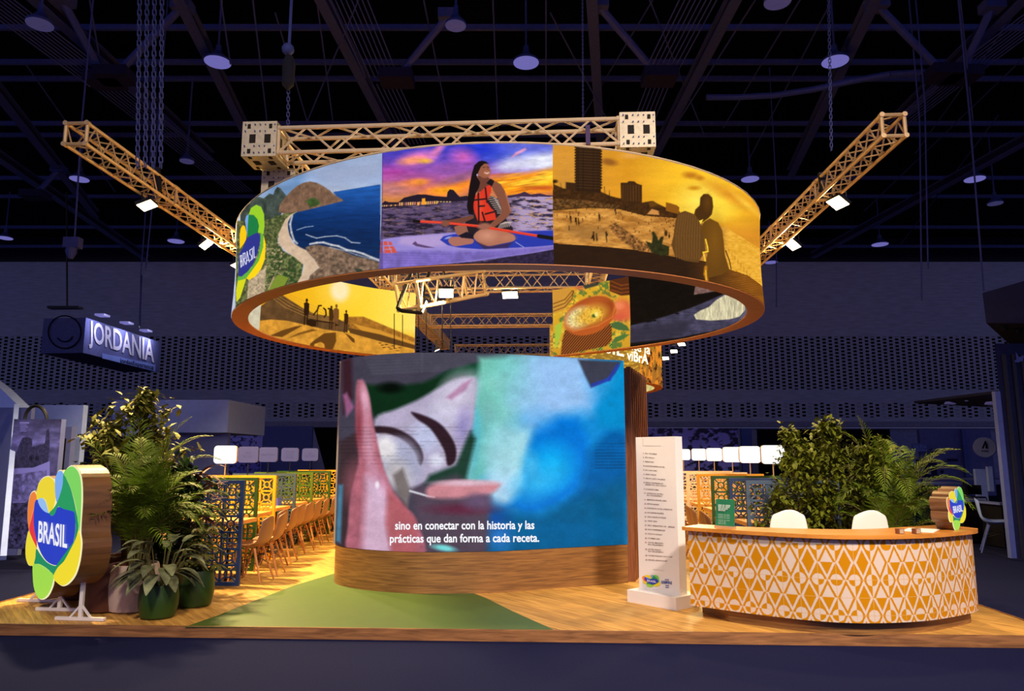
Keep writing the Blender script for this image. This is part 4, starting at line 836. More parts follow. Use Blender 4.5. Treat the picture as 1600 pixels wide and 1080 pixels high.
    p.poly([(945, 600), (965, 565), (1000, 545), (1050, 570), (1075, 620), (1085, 700), (1090, 765), (1118, 855), (1070, 885), (990, 905), (968, 850), (985, 760), (972, 690)], (104, 66, 16), 6); p.ell(1030, 680, 40, 110, (136, 88, 20), .8, a=.6)
    p.poly([(905, 520), (912, 492), (938, 468), (942, 420), (962, 398), (990, 398), (1014, 420), (1020, 475), (1012, 520), (990, 545), (950, 572), (925, 548)], (74, 44, 12), 6); p.ell(985, 450, 20, 40, (110, 68, 16), .8, a=.6)
    p.poly([(935, 560), (960, 550), (945, 582)], (255, 220, 70), 4); p.line([(974, 672), (986, 720), (988, 745), (960, 750), (972, 800)], 8, (255, 206, 50)); p.line([(975, 840), (972, 880), (985, 930)], 18, (206, 130, 26), .9, 10); p.line([(975, 860), (980, 940)], 6, (255, 210, 60), .8)
    p.line([(1095, 740), (1118, 800), (1128, 850)], 6, (70, 40, 12)); p.noise(.06, 3, 3, 12); return p.c
def pr_dunes(X, Y):
    p = Paint(X, Y, (4.706, 360, 410))
    p.grad([(160, (246, 190, 30)), (300, (250, 200, 46)), (500, (246, 190, 50))]); p.rgrad([(400, (238, 172, 24)), (900, (252, 206, 44)), (1200, (255, 222, 84)), (1340, (255, 226, 104))], (0, 100, 1500, 560), 'x', 60, .8)
    p.ell(805, 205, 66, 78, (250, 236, 222), .35); p.ell(805, 190, 110, 110, (255, 226, 120), .9, a=.5)
    p.poly([(850, 400), (980, 400), (1100, 450), (1360, 560), (1360, 640), (1100, 560), (800, 470)], (166, 108, 36), 10, nz=.25); p.poly([(900, 450), (1100, 500), (1360, 590), (1360, 620), (1000, 530)], (212, 146, 48), 10)
    p.poly([(215, 330), (300, 262), (380, 238), (430, 270), (520, 330), (620, 380), (760, 400), (880, 460), (860, 520), (700, 500), (540, 460), (400, 430), (215, 430)], (98, 68, 38), 8, nz=.25, ns=40)
    for k in range(6): p.line([(300 + k * 26, 255 - k * 4), (400 + k * 30, 330 - k * 8), (560 + k * 26, 400 - k * 8), (760, 440 - k * 8)], 5, (206, 146, 58), .55)
    p.poly([(200, 432), (300, 420), (420, 430), (560, 462), (700, 495), (860, 515), (1100, 565), (1360, 630), (1360, 760), (840, 760), (600, 660), (400, 596), (200, 500)], (214, 148, 50), 6, nz=.18, ns=30); p.poly([(860, 480), (1100, 530), (1360, 610), (1360, 640), (1100, 580), (880, 520)], (96, 62, 26), 8)
    m_ = np.nonzero(p.Y > 560)[0]; p.c[m_] *= (1 + .10 * np.sin(p.Y[m_] * .7 + p.X[m_] * .12))[:, None]
    sh = (104, 64, 22); p.poly([(590, 640), (585, 600), (620, 570), (690, 522), (775, 515), (778, 580), (745, 660), (700, 668), (690, 600), (665, 585), (620, 600), (605, 640)], sh, 6); p.poly([(290, 540), (380, 500), (480, 470), (530, 465), (470, 500), (380, 550)], sh, 8); p.poly([(420, 560), (500, 520), (600, 490), (640, 500), (520, 530)], sh, 8, a=.8); p.poly([(842, 520), (880, 540), (912, 565), (915, 592), (895, 585), (870, 555)], sh, 5)
    dk = (46, 26, 12)
    p.poly([(562, 422), (590, 416), (632, 428), (630, 472), (600, 474), (564, 460)], dk, 4)
    def man(x, y0, y1, w, c=dk):
        h = y1 - y0; p.ell(x + w * .2, y0 + h * .06, w * .3, h * .07, c, .2); p.poly([(x - w * .5, y0 + h * .17), (x + w * .2, y0 + h * .12), (x + w * .8, y0 + h * .2), (x + w * .8, y0 + h * .5), (x + w * .55, y0 + h * .65), (x - w * .5, y0 + h * .62)], c, 3)
        p.line([(x - w * .2, y0 + h * .6), (x - w * .45, y1)], w * .35, c); p.line([(x + w * .35, y0 + h * .6), (x + w * .2, y1 - h * .03)], w * .35, c)
    man(556, 268, 455, 30); man(738, 320, 490, 26, (70, 42, 16)); man(774, 310, 500, 30, (120, 76, 40)); man(848, 352, 515, 24, (58, 34, 14)); p.line([(632, 430), (700, 440), (760, 445)], 8, dk)
    for q in ([(612, 385), (640, 350), (650, 320), (668, 318)], [(686, 338), (700, 350), (704, 385), (690, 402)], [(720, 340), (745, 345)]): p.line(q, 11, dk)
    p.line([(640, 355), (640, 470)], 5, dk); p.poly([(770, 450), (800, 462), (770, 470)], dk, 4)
    for i in range(10): p.ell(1100 + i * 16, 590 + i * 4 + random.uniform(-6, 6) + (i % 3) * 14, 12, 3, (70, 40, 14), .5)
    p.poly([(100, 250), (226, 250), (226, 300), (212, 500), (100, 500)], (206, 196, 168), 4, nz=.1); p.noise(.05, 4, 4, 12); return p.c
def pr_food(X, Y):
    p = Paint(X, Y, (4.444, 840, 410)); p.grad([(60, (216, 160, 40)), (300, (222, 170, 40)), (640, (206, 150, 40))]); n = fbm(p.X / 40, p.Y / 36, 4); i_ = np.arange(len(X)); p.over(i_, (n - .54) * 9, (96, 120, 50)); n = fbm(p.X / 46, p.Y / 40, 17); p.over(i_, (n - .62) * 9, (226, 190, 60))
    p.ell(260, 150, 60, 34, (214, 96, 70), .5, .4); p.ell(200, 190, 60, 40, (220, 150, 40), .6); p.poly([(305, 150), (340, 92), (440, 74), (462, 92), (420, 160), (330, 185)], (62, 62, 52), 8)
    p.poly([(100, 190), (190, 150), (250, 200), (240, 270), (190, 330), (100, 360)], (206, 146, 54), 10); 
    for k in range(3): p.line([(110, 340 - k * 26), (190, 310 - k * 26), (240, 250 - k * 26), (250, 200)], 7, (110, 66, 22), .8)
    p.poly([(500, 110), (530, 76), (660, 70), (660, 225), (580, 232), (500, 200)], (84, 42, 20), 8); 
    for k in range(3): p.line([(510, 130 + k * 30), (580, 160 + k * 26), (650, 150 + k * 26)], 8, (150, 74, 28), .7)
    p.ell(600, 330, 66, 80, (220, 104, 62), .4, -.5); p.ell(560, 300, 40, 26, (236, 130, 84), .5); p.ell(560, 380, 60, 26, (214, 92, 60), .5)
    p.poly([(505, 425), (560, 410), (620, 440), (640, 475), (560, 470), (510, 450)], (74, 104, 56), 6); p.poly([(510, 560), (540, 520), (600, 500), (640, 500), (600, 530), (540, 560)], (78, 116, 56), 6); p.poly([(120, 440), (170, 410), (160, 520), (120, 600)], (170, 190, 60), 8)
    p.poly([(165, 600), (172, 540), (190, 470), (300, 470), (420, 440), (490, 410), (515, 450), (515, 540), (480, 580), (300, 620), (160, 650)], (112, 60, 26), 8); m_ = np.nonzero((p.Y > 430) & (p.X > 165) & (p.X < 515))[0]; k = m_[(p.c[m_, 0] < 130)]; p.c[k] *= (1 + .6 * np.sin(p.X[k] * .35 + p.Y[k] * .3))[:, None]
    p.ell(362, 372, 190, 124, (186, 88, 34), .04, -.42); p.ell(366, 348, 170, 96, (158, 70, 26), .05, -.42); p.ell(350, 300, 150, 40, (196, 100, 44), .6, -.42, .6)
    p.ell(285, 385, 92, 66, (226, 212, 150), .35, -.5); p.ell(372, 368, 108, 62, (222, 168, 56), .4, -.35); m_ = np.nonzero((abs(p.X - 330) < 150) & (abs(p.Y - 370) < 110) & (p.c[:, 0] > 205))[0]; p.c[m_] *= (1 + .7 * (fbm(p.X[m_] / 9, p.Y[m_] / 9, 5) - .5))[:, None]
    for i in range(16): x = random.uniform(320, 470); p.line([(x, random.uniform(290, 360)), (x + random.uniform(-20, 20), random.uniform(330, 410))], 4, (246, 190, 60), .8)
    p.ell(400, 360, 34, 30, (236, 200, 70), .3); p.ell(392, 372, 16, 12, (70, 90, 30), .4); p.ell(408, 362, 12, 16, (250, 228, 130), .4); p.line([(540, 300), (520, 380), (420, 440), (250, 480), (190, 430)], 6, (226, 126, 60), .7)
    p.noise(.06, 4, 4, 12); return p.c
def pr_cave(X, Y):
    p = Paint(X, Y, (4.444, 840, 410)); p.c[:] = (16, 11, 9); p.noise(.3, 30, 20, 3)
    p.poly([(640, 440), (760, 412), (900, 372), (1080, 310), (1290, 222), (1500, 230), (1500, 420), (1300, 460), (1000, 520), (640, 560)], (66, 62, 84), 10, nz=.3, ns=40); m_ = np.nonzero((p.c[:, 2] > 50))[0]; p.c[m_] *= (1 + .5 * (fbm(p.X[m_] / 60, p.Y[m_] / 7, 8) - .5))[:, None]
    p.poly([(640, 470), (800, 430), (1080, 400), (1000, 520), (640, 560)], (44, 40, 54), 40, a=.7); p.poly([(1085, 365), (1130, 335), (1190, 310), (1240, 262), (1300, 226), (1450, 240), (1445, 330), (1400, 378), (1330, 396), (1200, 405), (1100, 396)], (206, 196, 160), 6); m_ = np.nonzero((p.c[:, 0] > 170))[0]; p.c[m_] *= (1 + .6 * (fbm(p.X[m_] / 9, p.Y[m_] / 40, 5) - .5))[:, None]
    p.poly([(1095, 165), (1200, 180), (1250, 200), (1150, 215), (1085, 225)], (120, 90, 84), 6, nz=.4); p.poly([(1440, 260), (1500, 260), (1500, 380), (1395, 400), (1440, 340)], (96, 92, 110), 10)
    for x, y in ((765, 412), (785, 408), (812, 404), (968, 355)): p.ell(x, y, 14, 6, (14, 12, 14), .4)
    return p.c
tA = th_at(592.3, -150, -60); tB = th_at(865.3, -120, -40)
def plain(c): return lambda X, Y: np.tile(np.array(c, float), (len(X), 1))
ring_print('beach_print', -PI * 1.06, tA, .004, pr_beach, 440, 200, 'printed picture of a beach under a rock hill, with a colourful emblem')
ring_print('paddler_print', tA, tB, .004, pr_paddler, 330, 230, 'printed picture of a person kneeling on a paddle board at sunset')
ring_print('couple_print', tB, PI * .06, .004, pr_couple, 520, 200, 'printed picture of a couple sitting above a bay at sunset')
ring_print('back_print', a0, -PI * 1.06, .004, plain((200, 150, 60)), 60, 4); ring_print('back_print', PI * .06, a1, .004, plain((200, 150, 60)), 60, 4)
tC = th_at(985, 20, 88, -TH_)
ring_print('dune_print', a0, -PI * .93, -TH_ - .004, pr_dunes, 340, 150, 'inner printed picture of people on golden dunes')
ring_print('food_print', tC, a1, -TH_ - .004, pr_food, 130, 150, 'inner printed picture of a bowl of food')
ring_print('cave_print', -.35, tC, -TH_ - .004, pr_cave, 240, 120, 'inner printed picture of a dark cave mouth')
ring_print('inner_lining', -PI * .93, -.35, -TH_ - .004, plain((150, 110, 60)), 90, 4)
for aa, bb in ((0, 1),):
    mb = MB()
    for nn, rr in ((n, .012),):
        pts = [(ox[i], oy[i], ZT) for i in range(0, n, 3)]; mb.path(pts, .012, 5)
    mb.build('top_hoop', alu, ring)
# second ring far behind, seen under the first
cx2, cy2, r2 = .75, 19.6, 3.2
ring2 = thing('printed_ring', 'second smaller-looking golden ring banner with white script, behind the slatted wall', 'banner', (cx2, cy2, ZB))
t0, t1 = R(-88), R(88)
def arc(r, a, b_, n=60): return [Vector((cx2 + r * math.cos(a + (b_ - a) * i / n), cy2 + r * math.sin(a + (b_ - a) * i / n), 0)) for i in range(n + 1)]
oa = arc(r2, t0, t1); ia = arc(r2 - .2, t0, t1)
MB().prism([(p[0], p[1]) for p in oa + ia[::-1]], ZB, ZB + .03).build('bottom_rim', MATS['rim_board'], ring2)
MB().prism([(p[0], p[1]) for p in arc(r2 - .02, t0, t1) + arc(r2 - .18, t0, t1)[::-1]], ZB + .03, ZT - .01).build('fabric_core', MATS['ring_fabric'], ring2)
def pr_gold(X, Y):
    p = Paint(X, Y, (5, 880, 520)); p.grad([(-100, (190, 130, 40)), (200, (150, 112, 40)), (400, (180, 110, 40))]); i_ = np.arange(len(X)); p.over(i_, (fbm(p.X / 22, p.Y / 9, 3) - .52) * 8 * (p.X < 620), (226, 176, 60)); p.over(i_, (fbm(p.X / 16, p.Y / 60, 6) - .45) * 8 * (p.X > 600), (232, 138, 40)); p.over(i_, (fbm(p.X / 14, p.Y / 40, 9) - .56) * 9 * (p.X > 600), (70, 34, 16)); return p.c
def cyl_print(name, pts, fnp, nv, m=None, par=ring2):
    nu = len(pts); z = np.linspace(ZB + .01, ZT, nv); x = np.array([q[0] for q in pts]); y = np.array([q[1] for q in pts])
    p3 = np.stack([np.repeat(x, nv), np.repeat(y, nv), np.tile(z, nu)], 1); X, Y = proj(p3[:, 0], p3[:, 1], p3[:, 2]); return grid_print(name, p3, nu, nv, fnp(X, Y), m or MATS['lit_fabric'], par)
cyl_print('gold_print', arc(r2 + .004, t0, R(40), 200), pr_gold, 70); cyl_print('inner_print', arc(r2 - .204, R(-30), t1, 80), lambda X, Y: np.tile(np.array((206, 190, 120.)), (len(X), 1)) * (.6 + .8 * fbm(X / 3, Y / 8, 3)[:, None]), 30)
fn = lambda px, py: on_wall(px, py, [(p[0], p[1]) for p in arc(r2 + .004, t0, R(20))], .03)
mb = MB(); lit = mat('white_print', (240, 236, 224), .6, em=(250, 244, 226), es=.85)
text_mb(mb, 'BRASIL', (897, 540), (1, .22), (0, -31), fn, .015, fit=78); text_mb(mb, 'siente la', (966, 541), (1, .26), (0, -21), fn, .012, fit=50); text_mb(mb, 'viBrA', (980, 562), (1, .22), (0, -22), fn, .02, fit=33); mb.build('script_lettering', lit, ring2, label='white script lettering')
# ------------------------------------------------------------------ truss frame
def truss(label, A, Bp, w, h=None, pitch=None, ends=True, group=None, m=None, cr=.024, br=.011, up=Vector((0, 0, 1)), name='box_truss'):
    A = Vector(A); Bp = Vector(Bp); h = h or w; d = (Bp - A).normalized(); L = (Bp - A).length
    r = d.cross(up).normalized(); u = r.cross(d).normalized(); m = m or alu
    cs = [r * sx * w / 2 + u * sz * h / 2 for sx, sz in ((-1, -1), (1, -1), (1, 1), (-1, 1))]
    t = thing(name, label, 'truss', (A + Bp) / 2 - u * h / 2, group=group)
    for c in cs: MB().tube(A + c, Bp + c, cr, n=8).build('chord', m, t, True)
    mb = MB(); n = max(2, int(round(L / (pitch or w * 1.25))))
    for k in range(4):
        c0, c1 = cs[k], cs[(k + 1) % 4]
        for i in range(n):
            a = A + d * (L * i / n); b_ = A + d * (L * (i + .5) / n); c = A + d * (L * (i + 1) / n)
            mb.tube(a + c0, b_ + c1, br, n=5, cap=False); mb.tube(b_ + c1, c + c0, br, n=5, cap=False)
    mb.build('bracing', m, t, True)
    if ends:
        for e in (A, Bp):
            mb = MB()
            for k in range(4): mb.tube(e + cs[k], e + cs[(k + 1) % 4], cr * .95, n=6)
            for c in cs: mb.tube(e + c - d * .03, e + c + d * .03, cr * 1.3, n=10)
            mb.build('end_frame', m, t, True)
        n2 = int(L / 2.0)
        for i in range(1, n2):
            e = A + d * (L * i / n2); mb = MB()
            for k in range(4): mb.tube(e + cs[k], e + cs[(k + 1) % 4], cr * .8, n=6)
            for c in cs: mb.tube(e + c - d * .07, e + c + d * .07, cr * 1.35, n=8)
            mb.build('joint_frame', m, t, True)
    return t
alub = mat('warm_aluminium', (216, 182, 130), .45, metal=.2, var=.06)
ZTR = 5.27
aL = P(119, 209, 8.6); aL2 = Vector((aL[0] + 15.5 * math.sin(-YAW) * 1.0, aL[1] + 15.5, aL[2]))
truss('long aluminium truss arm over the left edge of the stand, with an open square end', aL, aL2, .27, m=alub)
aR = P(1396, 196, 8.4); aR2 = Vector((aR[0] + 15.5 * math.sin(-YAW), aR[1] + 15.5, aR[2]))
truss('long aluminium truss arm over the right edge of the stand, with an open square end', aR, aR2, .27, m=alub)
# front truss with its two corner blocks
cA = P(415, 228, 8.2); cB = P(993, 214, 8.05)
truss('horizontal aluminium truss above the front of the ring, between two plate corner blocks', cA + Vector((.2, 0, 0)), cB - Vector((.2, 0, 0)), .30, pitch=.62, m=alu, cr=.026, br=.013, ends=True)
def block(c, label):
    t = thing('corner_block', label, 'truss corner', c - Vector((0, 0, .21))); s_ = .20
    mb = MB().box(c, (2 * s_, 2 * s_, 2 * s_ + .02), YAW)
    mb.build('plate_box', pla, t); hole = mat('plate_hole', (30, 24, 18), .9); mb = MB()
    for ux, uz, w, h in ((-.13, .15, .035, .05), (.12, .15, .035, .05), (-.12, -.15, .035, .05), (.12, -.15, .035, .05), (-.085, .0, .07, .10), (.09, .0, .07, .10)):
        mb.box((c[0] + ux, c[1] - s_ - .004 - ux * math.tan(YAW) * -1, c[2] + uz), (w, .01, h), YAW)
        mb.box((c[0] + s_ + .003, c[1] + ux, c[2] + uz), (.01, w, h), YAW); mb.box((c[0] + ux, c[1] + uz, c[2] - s_ - .012), (w, h, .01), YAW)
    mb.build('slots', hole, t); mb = MB()
    for ux in (-.17, -.06, 0, .06, .17):
        for uz in (-.17, -.09, .09, .17): mb.tube((c[0] + ux, c[1] - s_ - .004, c[2] + uz), (c[0] + ux, c[1] - s_ - .016, c[2] + uz), .008, n=6)
    mb.build('bolts', steel, t); return t
block(cA, 'square perforated plate corner block at the left end of the front truss')
block(cB, 'square perforated plate corner block at the right end of the front truss')
dep = Vector((math.sin(-YAW), math.cos(YAW), 0))
truss('aluminium truss running back from the left corner block, seen through the ring', cA + dep * .25, cA + dep * 15.5, .30, m=alu)
truss('aluminium truss running back from the right corner block, hidden partly by the ring', cB + dep * .25, cB + dep * 15.5, .30, m=alu)
block(cA + Vector((.10, .42, -.40)), 'second perforated corner block just below and behind the left one')
def cross_(y, Ypx, label, w=.30):
    D = (ZTR - EYE) ; c = G(750, y, cA[2]); l = -5.1 + (c[1] - 8) * .0447; r_ = 4.6 + (c[1] - 8) * .0447
    truss(label, (cA[0] + (c[1] - 8) * .0447 + .2, c[1] + .1, cA[2]), (cB[0] + (c[1] - 8) * .0447 - .2, c[1] - .1, cA[2]), w, m=alu, pitch=w * 1.6)
cross_(440, 0, 'wide crosswise truss seen directly under the front edge of the ring', .36); cross_(501, 0, 'middle crosswise truss of the three seen through the ring'); cross_(547, 0, 'lowest-looking crosswise truss, just above the big screen', .34)
MB().path([P(x, y, 15.0) for x, y in ((796, 440), (796, 452))], .02).solo('lamp_hook', black, 'small hook holding the lamp under the crosswise truss', 'hook')
# short motor truss with slings
hA = P(637, 462, 9.3); hB = P(742, 444, 10.6)
truss('short cluttered truss piece hung in black slings inside the ring', hA, hB, .34, m=alub, pitch=.3)
def sling(label, pts, D, w=.035):
    MB().path([P(x, y, D + dd) for x, y, dd in pts], w / 2, 6).solo('lifting_sling', black, label, 'sling')
sling('black lifting sling looped round the near end of the short hung truss', [(645, 420, .2), (627, 464, 0), (621, 482, -.1), (628, 486, -.1), (658, 489, 0), (665, 472, .2)], 9.2, .05)
sling('black lifting sling looped round the middle of the short hung truss', [(671, 424, .4), (664, 446, .1), (661, 462, 0), (672, 467, 0), (703, 472, .3), (706, 455, .5)], 9.6, .045)
sling('broad straight black sling strap going up between the two looped ones', [(652, 424, .4), (655, 446, .4)], 9.7, .05); sling('black sling strap going up from the far end of the short hung truss', [(691, 420, .7), (699, 441, .7)], 10, .04)
for x0, y0, y1, w_ in ((616, 490, 545, 'left'), (629, 492, 540, 'second'), (654, 490, 548, 'third'), (666, 480, 545, 'fourth'), (691, 476, 545, 'fifth'), (704, 470, 545, 'rightmost')):
    MB().tube(P(x0, y0, 10.2), P(x0, y1, 10.2), .006, n=4).solo('thin_cable', black, 'thin black cable hanging below the short truss, ' + w_ + ' of the six', 'cable')
# purple straps on the front truss, chain fittings on the arms
mb = MB(); mb.bar(P(918, 196, 7.85), P(919, 226, 7.85), .05, .02); mb.solo('strap', mat('purple_strap', (70, 52, 96), .8), 'dark purple strap tied round the front truss near the right corner block', 'strap')
MB().bar(P(245, 262, 10.3), P(247, 300, 10.3), .09, .05).solo('ratchet_strap', black, 'black strap clamp round the left truss arm below the thick chain', 'strap')
MB().bar(P(1283, 270, 10.4), P(1287, 300, 10.4), .09, .05).solo('ratchet_strap', black, 'black strap clamp round the right truss arm below the single chain', 'strap')

# floodlights, each with its own light
def flood(px, py, D, size, power, target, label, tilt=0.0, sq=.75, es=None, spread=150):
    c = P(px, py, D); t = thing('floodlight', label, 'floodlight', c)
    q = (Vector(target) - c).normalized(); r_ = q.cross(Vector((0, 0, 1))).normalized(); u = r_.cross(q)
    mb = MB(); h = size / 2; hv = h * sq
    f = [c + r_ * a + u * b_ for a, b_ in ((-h, -hv), (h, -hv), (h, hv), (-h, hv))]
    hs = MB().slab(f, -q * .05).build('housing', black, t); mb = MB(); mb.slab([c + r_ * a * .92 + u * b_ * .92 + q * .004 for a, b_ in ((-h, -hv), (h, -hv), (h, hv), (-h, hv))], q * .004); sub(mb.build('glass', glowm, t), hs)
    mb = MB(); mb.bar(c - q * .05 + r_ * h, c - q * .05 + r_ * h + Vector((0, 0, .16)), .015); mb.bar(c - q * .05 - r_ * h, c - q * .05 - r_ * h + Vector((0, 0, .16)), .015); mb.bar(c - q * .05 + r_ * h + Vector((0, 0, .16)), c - q * .05 - r_ * h + Vector((0, 0, .16)), .015); mb.build('yoke', black, t)
    area('floodlight_beam', c + q * .03, target, size, power, WARM, t, spread=spread)
    return t
FP = 1.0
flood(230, 321, 10.4, .30, 700 * FP, (-3.0, 10.6, 0), 'bright warm floodlight on the left truss arm, the highest of its three')
flood(322, 382, 12.9, .28, 330 * FP, (-1.8, 13.0, 1.0), 'bright warm floodlight on the left truss arm, the middle one of its three', spread=180)
flood(370, 414, 15.2, .26, 260 * FP, (-3.5, 15, 0), 'warm floodlight on the left truss arm, lowest-looking and touching the ring outline')
flood(1309, 317, 10.5, .30, 120 * FP, (1.4, 9.6, 0), 'bright warm floodlight on the right truss arm, the higher of its two')
flood(1239, 383, 12.9, .28, 260 * FP, (1.6, 12.2, 1.0), 'bright warm floodlight on the right truss arm, beside the ring edge', spread=180)
flood(697, 458, 9.6, .2, 160 * FP, (-.8, 8.2, 2.2), 'warm floodlight inside the short hung truss', spread=180)
flood(797, 461, 15.0, .34, 260 * FP, (-.5, 12.0, 2.2), 'round-looking warm floodlight under the crosswise truss', sq=.5, spread=180)
flood(683, 547, 16.5, .14, 60, (0, 17, 0), 'small warm lamp just above the top edge of the screen')
for px, py, D, w_ in ((1065, 538, 19.5, 'nearest of three'), (1053, 549, 21, 'middle of three'), (1040, 560, 22.5, 'lowest of three')): flood(px, py, D, .2, 90, (3, 17, 0), 'warm floodlight in a receding row at the right, ' + w_, sq=.6)
flood(1092, 523, 17.5, .3, 90, (3, 14, 0), 'warm floodlight partly behind the bottom rim of the ring on the right', sq=.6)
# ------------------------------------------------------------------ emblem shapes (traced in the plane of the big sign)
LOGO = [('edge', [(310, 371), (338, 393), (350, 440), (352, 520), (347, 600), (345, 655), (350, 700), (342, 772), (324, 832), (297, 868), (270, 881), (247, 870), (233, 855), (227, 882), (207, 923), (180, 938), (158, 922), (145, 880), (141, 832), (141, 797), (123, 792), (111, 760), (110, 710), (118, 660), (124, 645), (118, 600), (120, 540), (130, 493), (146, 477), (157, 484), (164, 448), (184, 422), (208, 415), (229, 427), (236, 424), (249, 393), (264, 391), (273, 402), (285, 383), (299, 372)], (246, 238, 190)),
        ('yellow', [(157, 492), (166, 450), (186, 426), (208, 419), (228, 431), (238, 460), (238, 510), (229, 550), (213, 570), (206, 555), (196, 520), (181, 508), (166, 516), (158, 520)], (240, 216, 40)),
        ('pale_blue', [(238, 422), (251, 397), (264, 395), (272, 410), (269, 450), (259, 490), (245, 527), (238, 500), (236, 460)], (122, 172, 240)),
        ('green', [(272, 407), (285, 428), (303, 470), (317, 520), (325, 560), (332, 600), (318, 575), (290, 562), (262, 551), (249, 545), (236, 575), (222, 583), (211, 572), (230, 552), (245, 527), (259, 490), (269, 450)], (34, 156, 92)),
        ('light_green', [(272, 405), (285, 387), (310, 375), (334, 397), (346, 440), (348, 520), (341, 648), (333, 600), (325, 548), (315, 505), (300, 460), (286, 428)], (126, 214, 92)),
        ('orange', [(157, 494), (148, 482), (133, 496), (123, 542), (121, 600), (128, 645), (133, 612), (145, 560), (158, 520)], (240, 130, 50)),
        ('red', [(158, 520), (146, 560), (134, 610), (128, 645), (136, 668), (148, 696), (159, 722), (160, 690), (152, 650), (147, 600), (149, 560)], (232, 56, 60)),
        ('yellow', [(128, 647), (136, 670), (150, 698), (159, 722), (155, 760), (150, 787), (143, 794), (126, 789), (114, 760), (113, 710), (121, 660)], (238, 220, 50)),
        ('blue', [(152, 528), (166, 516), (176, 545), (196, 565), (211, 572), (222, 583), (236, 576), (250, 546), (275, 555), (304, 562), (320, 572), (324, 620), (320, 670), (306, 730), (282, 770), (255, 789), (230, 790), (200, 772), (176, 735), (161, 690), (152, 650), (147, 600)], (36, 62, 196)),
        ('pale_blue', [(165, 517), (181, 508), (196, 520), (206, 552), (210, 571), (192, 564), (175, 545)], (150, 192, 240)),
        ('green', [(159, 722), (176, 746), (200, 776), (231, 793), (255, 791), (284, 772), (308, 732), (321, 670), (325, 620), (321, 572), (326, 562), (334, 602), (337, 640), (326, 680), (301, 730), (276, 775), (251, 800), (232, 834), (215, 815), (190, 796), (168, 786), (150, 786), (155, 760)], (24, 142, 96)),
        ('yellow', [(341, 650), (348, 700), (340, 770), (322, 829), (295, 864), (270, 877), (249, 867), (233, 850), (232, 834), (251, 800), (276, 775), (301, 730), (326, 680), (337, 642)], (244, 222, 40)),
        ('light_green', [(150, 787), (168, 787), (190, 797), (215, 816), (232, 835), (225, 880), (205, 919), (180, 934), (161, 919), (148, 880), (144, 830), (144, 796)], (162, 222, 74))]
LA = Vector((-4.36, 7.50, 0)); LB = Vector((-5.66, 8.72, 0)); LD = (LA - LB).normalized(); LLINE = [(LB[0], LB[1]), (LA[0], LA[1])]
def logo_uv(x, y):
    p = on_wall(x / 2.7, 590 + y / 2.7, LLINE, 0); return ((Vector((p[0], p[1], 0)) - LB).dot(LD), p[2])
edge_uv = [logo_uv(*q) for q in LOGO[0][1]]; u0 = min(q[0] for q in edge_uv); u1 = max(q[0] for q in edge_uv); v0 = min(q[1] for q in edge_uv); v1 = max(q[1] for q in edge_uv)
print('sign', u0, u1, v0, v1)
LN = [(n_, [((logo_uv(*q)[0] - (u0 + u1) / 2) / (v1 - v0), (logo_uv(*q)[1] - (v0 + v1) / 2) / (v1 - v0)) for q in pts], c) for n_, pts, c in LOGO]
uvT = [((a - (u0 + u1) / 2) / (v1 - v0), (b_ - (v0 + v1) / 2) / (v1 - v0)) for a, b_ in (logo_uv(167, 690), logo_uv(292, 717), logo_uv(170, 603))]
def emblem(parent, c, right, up, H, thick, es, side_mat=None, text=True, k0=.004, wide=1.0):
    """c centre of the face, right and up unit vectors, H height"""
    right = Vector(right).normalized(); up = Vector(up).normalized(); nrm = right.cross(up).normalized()      # toward the viewer
    f = lambda u, v, k: Vector(c) + right * u * H * wide + up * v * H + nrm * k
    out = [f(v[0], v[1], 0) for v in catmull([(a, b_, 0) for a, b_ in LN[0][1]], 3, True)]
    if side_mat: MB().slab(out, -nrm * thick).build('side_casing', side_mat, parent)
    for i, (n_, pts, col) in enumerate(LN):
        m = mat('emblem_%s_%g_%d' % (n_, es, i), col if es == 0 else (20, 20, 20), .5, em=col if es else None, es=es, var=.0)
        o = [f(a, b_, k0 * (1 if i == 0 else 2 + i * .12)) for a, b_ in pts] if len(pts) < 5 else [f(v[0], v[1], k0 * (1 if i == 0 else 2 + i * .12)) for v in catmull([(a, b_, 0) for a, b_ in pts], 3, True)]
        ob = MB().slab(o, nrm * k0 * .1).build('emblem_face' if i == 0 else 'emblem_patch', m, parent, label=None if i == 0 else n_.replace('_', ' ') + ' patch')
        if i == 0: face_ = ob
        else: sub(ob, face_)
    if text:
        (ax, ay), (bx, by), (tx, ty) = uvT
        mb = MB(); vs, fs = text_data('BRASIL', .02); w = max(v[0] for v in vs); hh = max(v[1] for v in vs)
        mb.add([f(ax + (bx - ax) * v[0] / w + (tx - ax) * v[1] / hh, ay + (by - ay) * v[0] / w + (ty - ay) * v[1] / hh, k0 * 5) for v in vs], fs)
        ob = mb.build('emblem_lettering', mat('letter_white_%g' % es, (240, 240, 245) if es == 0 else (20, 20, 20), .5, em=(245, 245, 250) if es else None, es=es, var=0), parent); sub(ob, face_)
sg = thing('emblem_light_sign', 'big glowing multicoloured petal-shaped sign with deep wooden sides on white feet, at the far left', 'light sign', (-5.0, 8.1, 0))
cc = (LA + LB) / 2; um = (u0 + u1) / 2; cface = LB + LD * um; cface[2] = (v0 + v1) / 2
back_n = Vector((LD[1] * -1, LD[0], 0)) ; back_n = back_n if back_n[1] > 0 else -back_n
emblem(sg, cface, LD, (0, 0, 1), v1 - v0, .26, .95, wood('sign_wood', (96, 62, 32), (128, 86, 46), (1, 1, 8), 2))
